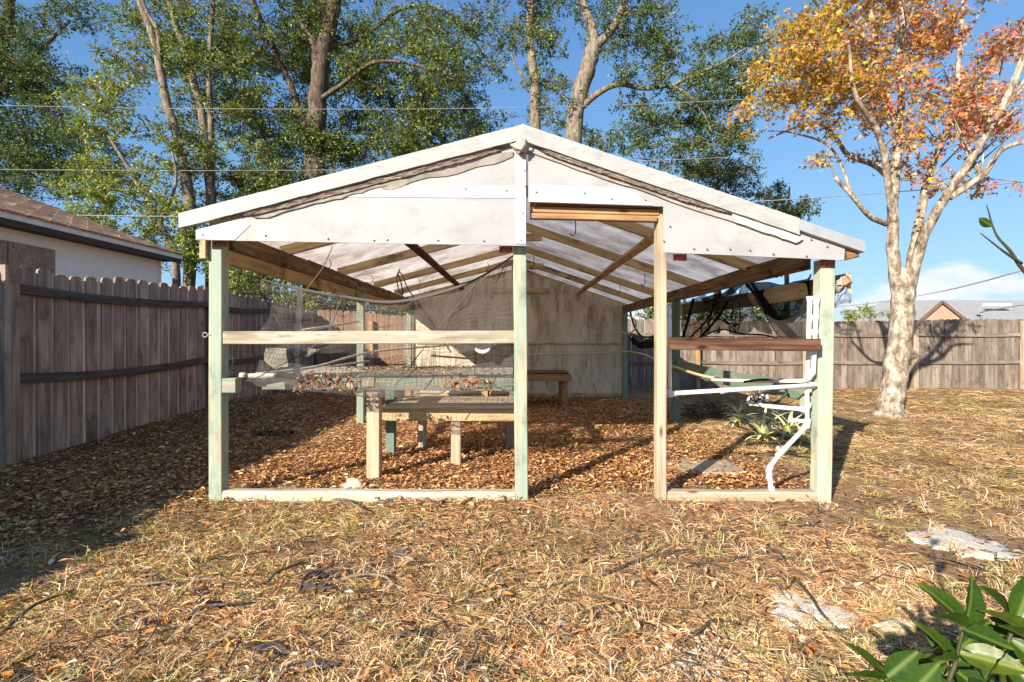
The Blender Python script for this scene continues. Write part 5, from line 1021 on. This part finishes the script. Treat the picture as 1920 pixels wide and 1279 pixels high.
gr = sstep(.50, .70, vnoise(x, y, .8, 31)*.6+vnoise(x, y, 3.0, 32)*.4)*.36+.03
# greener by the fence shadow and on the right lawn
gr = gr+.22*sstep(-1.6, -2.8, x)*sstep(4.0, 2.6, y)+.16*sstep(2.2, 3.2, x)
cols = np.where((rng.random(n_) < gr)[:, None], pick(STRAWG, n_), pick(STRAW, n_, [3, 4, 3, 1.5, 2, 1.6]))*(.62+.62*vnoise(x, y, 1.7, 61)+.2*(vnoise(x, y, 7, 62)-.5))[:, None]*np.array((1.0, .955, .91))
sc_ = np.clip(y/4, .75, 1.5); L = rng.uniform(.035, .13, n_)*sc_; pit = np.abs(rng.normal(size=n_)*.20)+.02+.30*(clm > .64)*rng.random(n_)
blades('dry_grass', x, y, L, rng.uniform(.0011, .0026, n_)*sc_, pit, cols, .003, .55, label='matted dry straw coloured grass covering the yard')
# standing tufts
tx, ty = sample(900, 1.3, 7.5, 1.2); k_ = inyard(tx, ty) & (mulch(tx, ty) < .3) & nosand(tx, ty); tx, ty = tx[k_], ty[k_]
per = 34; x = np.repeat(tx, per)+rng.normal(size=len(tx)*per)*.028; y = np.repeat(ty, per)+rng.normal(size=len(tx)*per)*.028; n_ = len(x)
tg = np.repeat(rng.random(len(tx)) < .40, per); cols = np.where((tg & (rng.random(n_) < .7))[:, None], pick(STRAWG, n_), pick(STRAW, n_))
blades('grass_tufts', x, y, rng.uniform(.05, .13, n_), rng.uniform(.0010, .0022, n_), rng.uniform(.3, 1.1, n_), cols, 0, .35, label='small standing tufts of fading grass in the yard')
# fallen leaves
def litter(name, x, y, Lr, pal, w, label, zoff=.008, tilt=.28, zf=gh, shape='diamond'):
    n_ = len(x); az = rng.uniform(0, 2*np.pi, n_); d = np.stack([np.cos(az), np.sin(az), rng.normal(size=n_)*tilt], 1)
    L = rng.uniform(*Lr, n_); pos = np.stack([x, y, zf(x, y)+zoff+rng.random(n_)*.018], 1)
    me = leafmesh(name, pos, d, L, L*rng.uniform(.3, .6, n_), pick(pal, n_, w, .25), .8, .35, shape)
    return link(name, me, 'litter')
MUL = [(0.660, 0.351, 0.152), (0.520, 0.257, 0.106), (0.380, 0.171, 0.074), (0.760, 0.475, 0.239), (0.250, 0.109, 0.055), (0.800, 0.570, 0.340)]
x, y = sample(210000, 2.6, 9.7, .75); k_ = inyard(x, y) & (rng.random(len(x)) < mulch(x, y)); x, y = x[k_], y[k_]
big = rng.random(len(x)) < .22
tag(litter('whole_leaves', x[big], y[big], (.028, .066), MUL, [4, 4, 3, 1.5, 3, .8], '', .010, .16, shape='oval'), 'larger whole dead leaves lying on the mulch', 'leaf litter', None, 'stuff')
x, y = x[~big], y[~big]
tag(litter('leaf_mulch', x, y, (.010, .036), MUL, [4, 4, 3, 2.2, 3, 1], '', .004, .2), 'brown fallen leaf mulch covering the ground inside the shelter', 'leaf litter', None, 'stuff')
x, y = sample(16000, 1.2, 10.5, 1.2); k_ = inyard(x, y) & (rng.random(len(x)) < .25+.5*vnoise(x, y, 1.1, 41)); x, y = x[k_], y[k_]
tag(litter('fallen_leaves', x, y, (.02, .05), [(.42, .20, .08), (.30, .14, .06), (.58, .34, .14), (.62, .24, .05), (.60, .50, .34)], [4, 3, 2, 1.2, 1.4], '', .014, shape='oval'), 'scattered brown fallen leaves in the dry grass', 'leaf litter', None, 'stuff')
# bench litter
x = rng.uniform(-1.9, -.1, 2600); y = rng.uniform(3.95, 5.2, 2600); k_ = rng.random(2600) < vnoise(x, y, 2.5, 44)**2.5*1.1; x, y = x[k_], y[k_]
o = litter('bench_litter', x, y, (.02, .05), MUL, [4, 4, 3, 2.2, 2, 1], '', bz+.05, zf=lambda a_, b_: a_*0); tag(o, 'dead leaves lying on the mesh top of the planting bench', 'leaf litter', None, 'stuff')
def pouch(px0, px1, n_, lab):
    px = rng.uniform(px0, px1, n_); py = rng.normal(714, 6, n_)+12*np.abs((px-(px0+px1)/2)/(px1-px0)); Yv = rng.uniform(3.56, 3.62, n_)
    xx, zz = (px-VX)*Yv/F, CAMZ-(py-VY)*Yv/F; az = rng.normal(size=(n_, 3)); L = rng.uniform(.03, .06, n_)
    tag(link('caught_leaves', leafmesh('caught_leaves', np.stack([xx, Yv, zz], 1), az, L, L*.5, pick([(.42, .19, .08), (.30, .13, .07), (.20, .10, .07), (.36, .26, .18)], n_)), 'litter'), lab, 'leaf litter', None, 'stuff')
pouch(555, 675, 130, 'orange dead leaves caught in the mesh pouch near the cream leg'); pouch(830, 925, 90, 'orange dead leaves caught in the mesh pouch near the middle post')
# fine twigs
V, Fc = [], []
tx, ty = sample(1500, 1.3, 10.0, 1.0); k_ = inyard(tx, ty) & nosand(tx, ty); tx, ty = tx[k_], ty[k_]
for a_, b_ in zip(tx, ty):
    L = random.uniform(.06, .32); an = random.uniform(0, 6.28); z = float(gh(a_, b_))+.012; p = Vector((a_, b_, z)); d = Vector((math.cos(an), math.sin(an), 0)); n2 = Vector((-d.y, d.x, 0)); r_ = random.uniform(.0014, .0035)
    tube_geo([p, p+d*L*.33+n2*random.gauss(0, .02)+Vector((0, 0, random.uniform(0, .02))), p+d*L*.7+n2*random.gauss(0, .03)+Vector((0, 0, random.uniform(0, .03))), p+d*L+Vector((0, 0, random.uniform(-.006, .02)))], [r_, r_, r_*.8, r_*.5], 4, V, Fc)
tag(link('fine_twigs', mesh('fine_twigs', V, Fc), 'bark_oak'), 'fine broken twigs strewn over the yard', 'twigs', None, 'stuff')
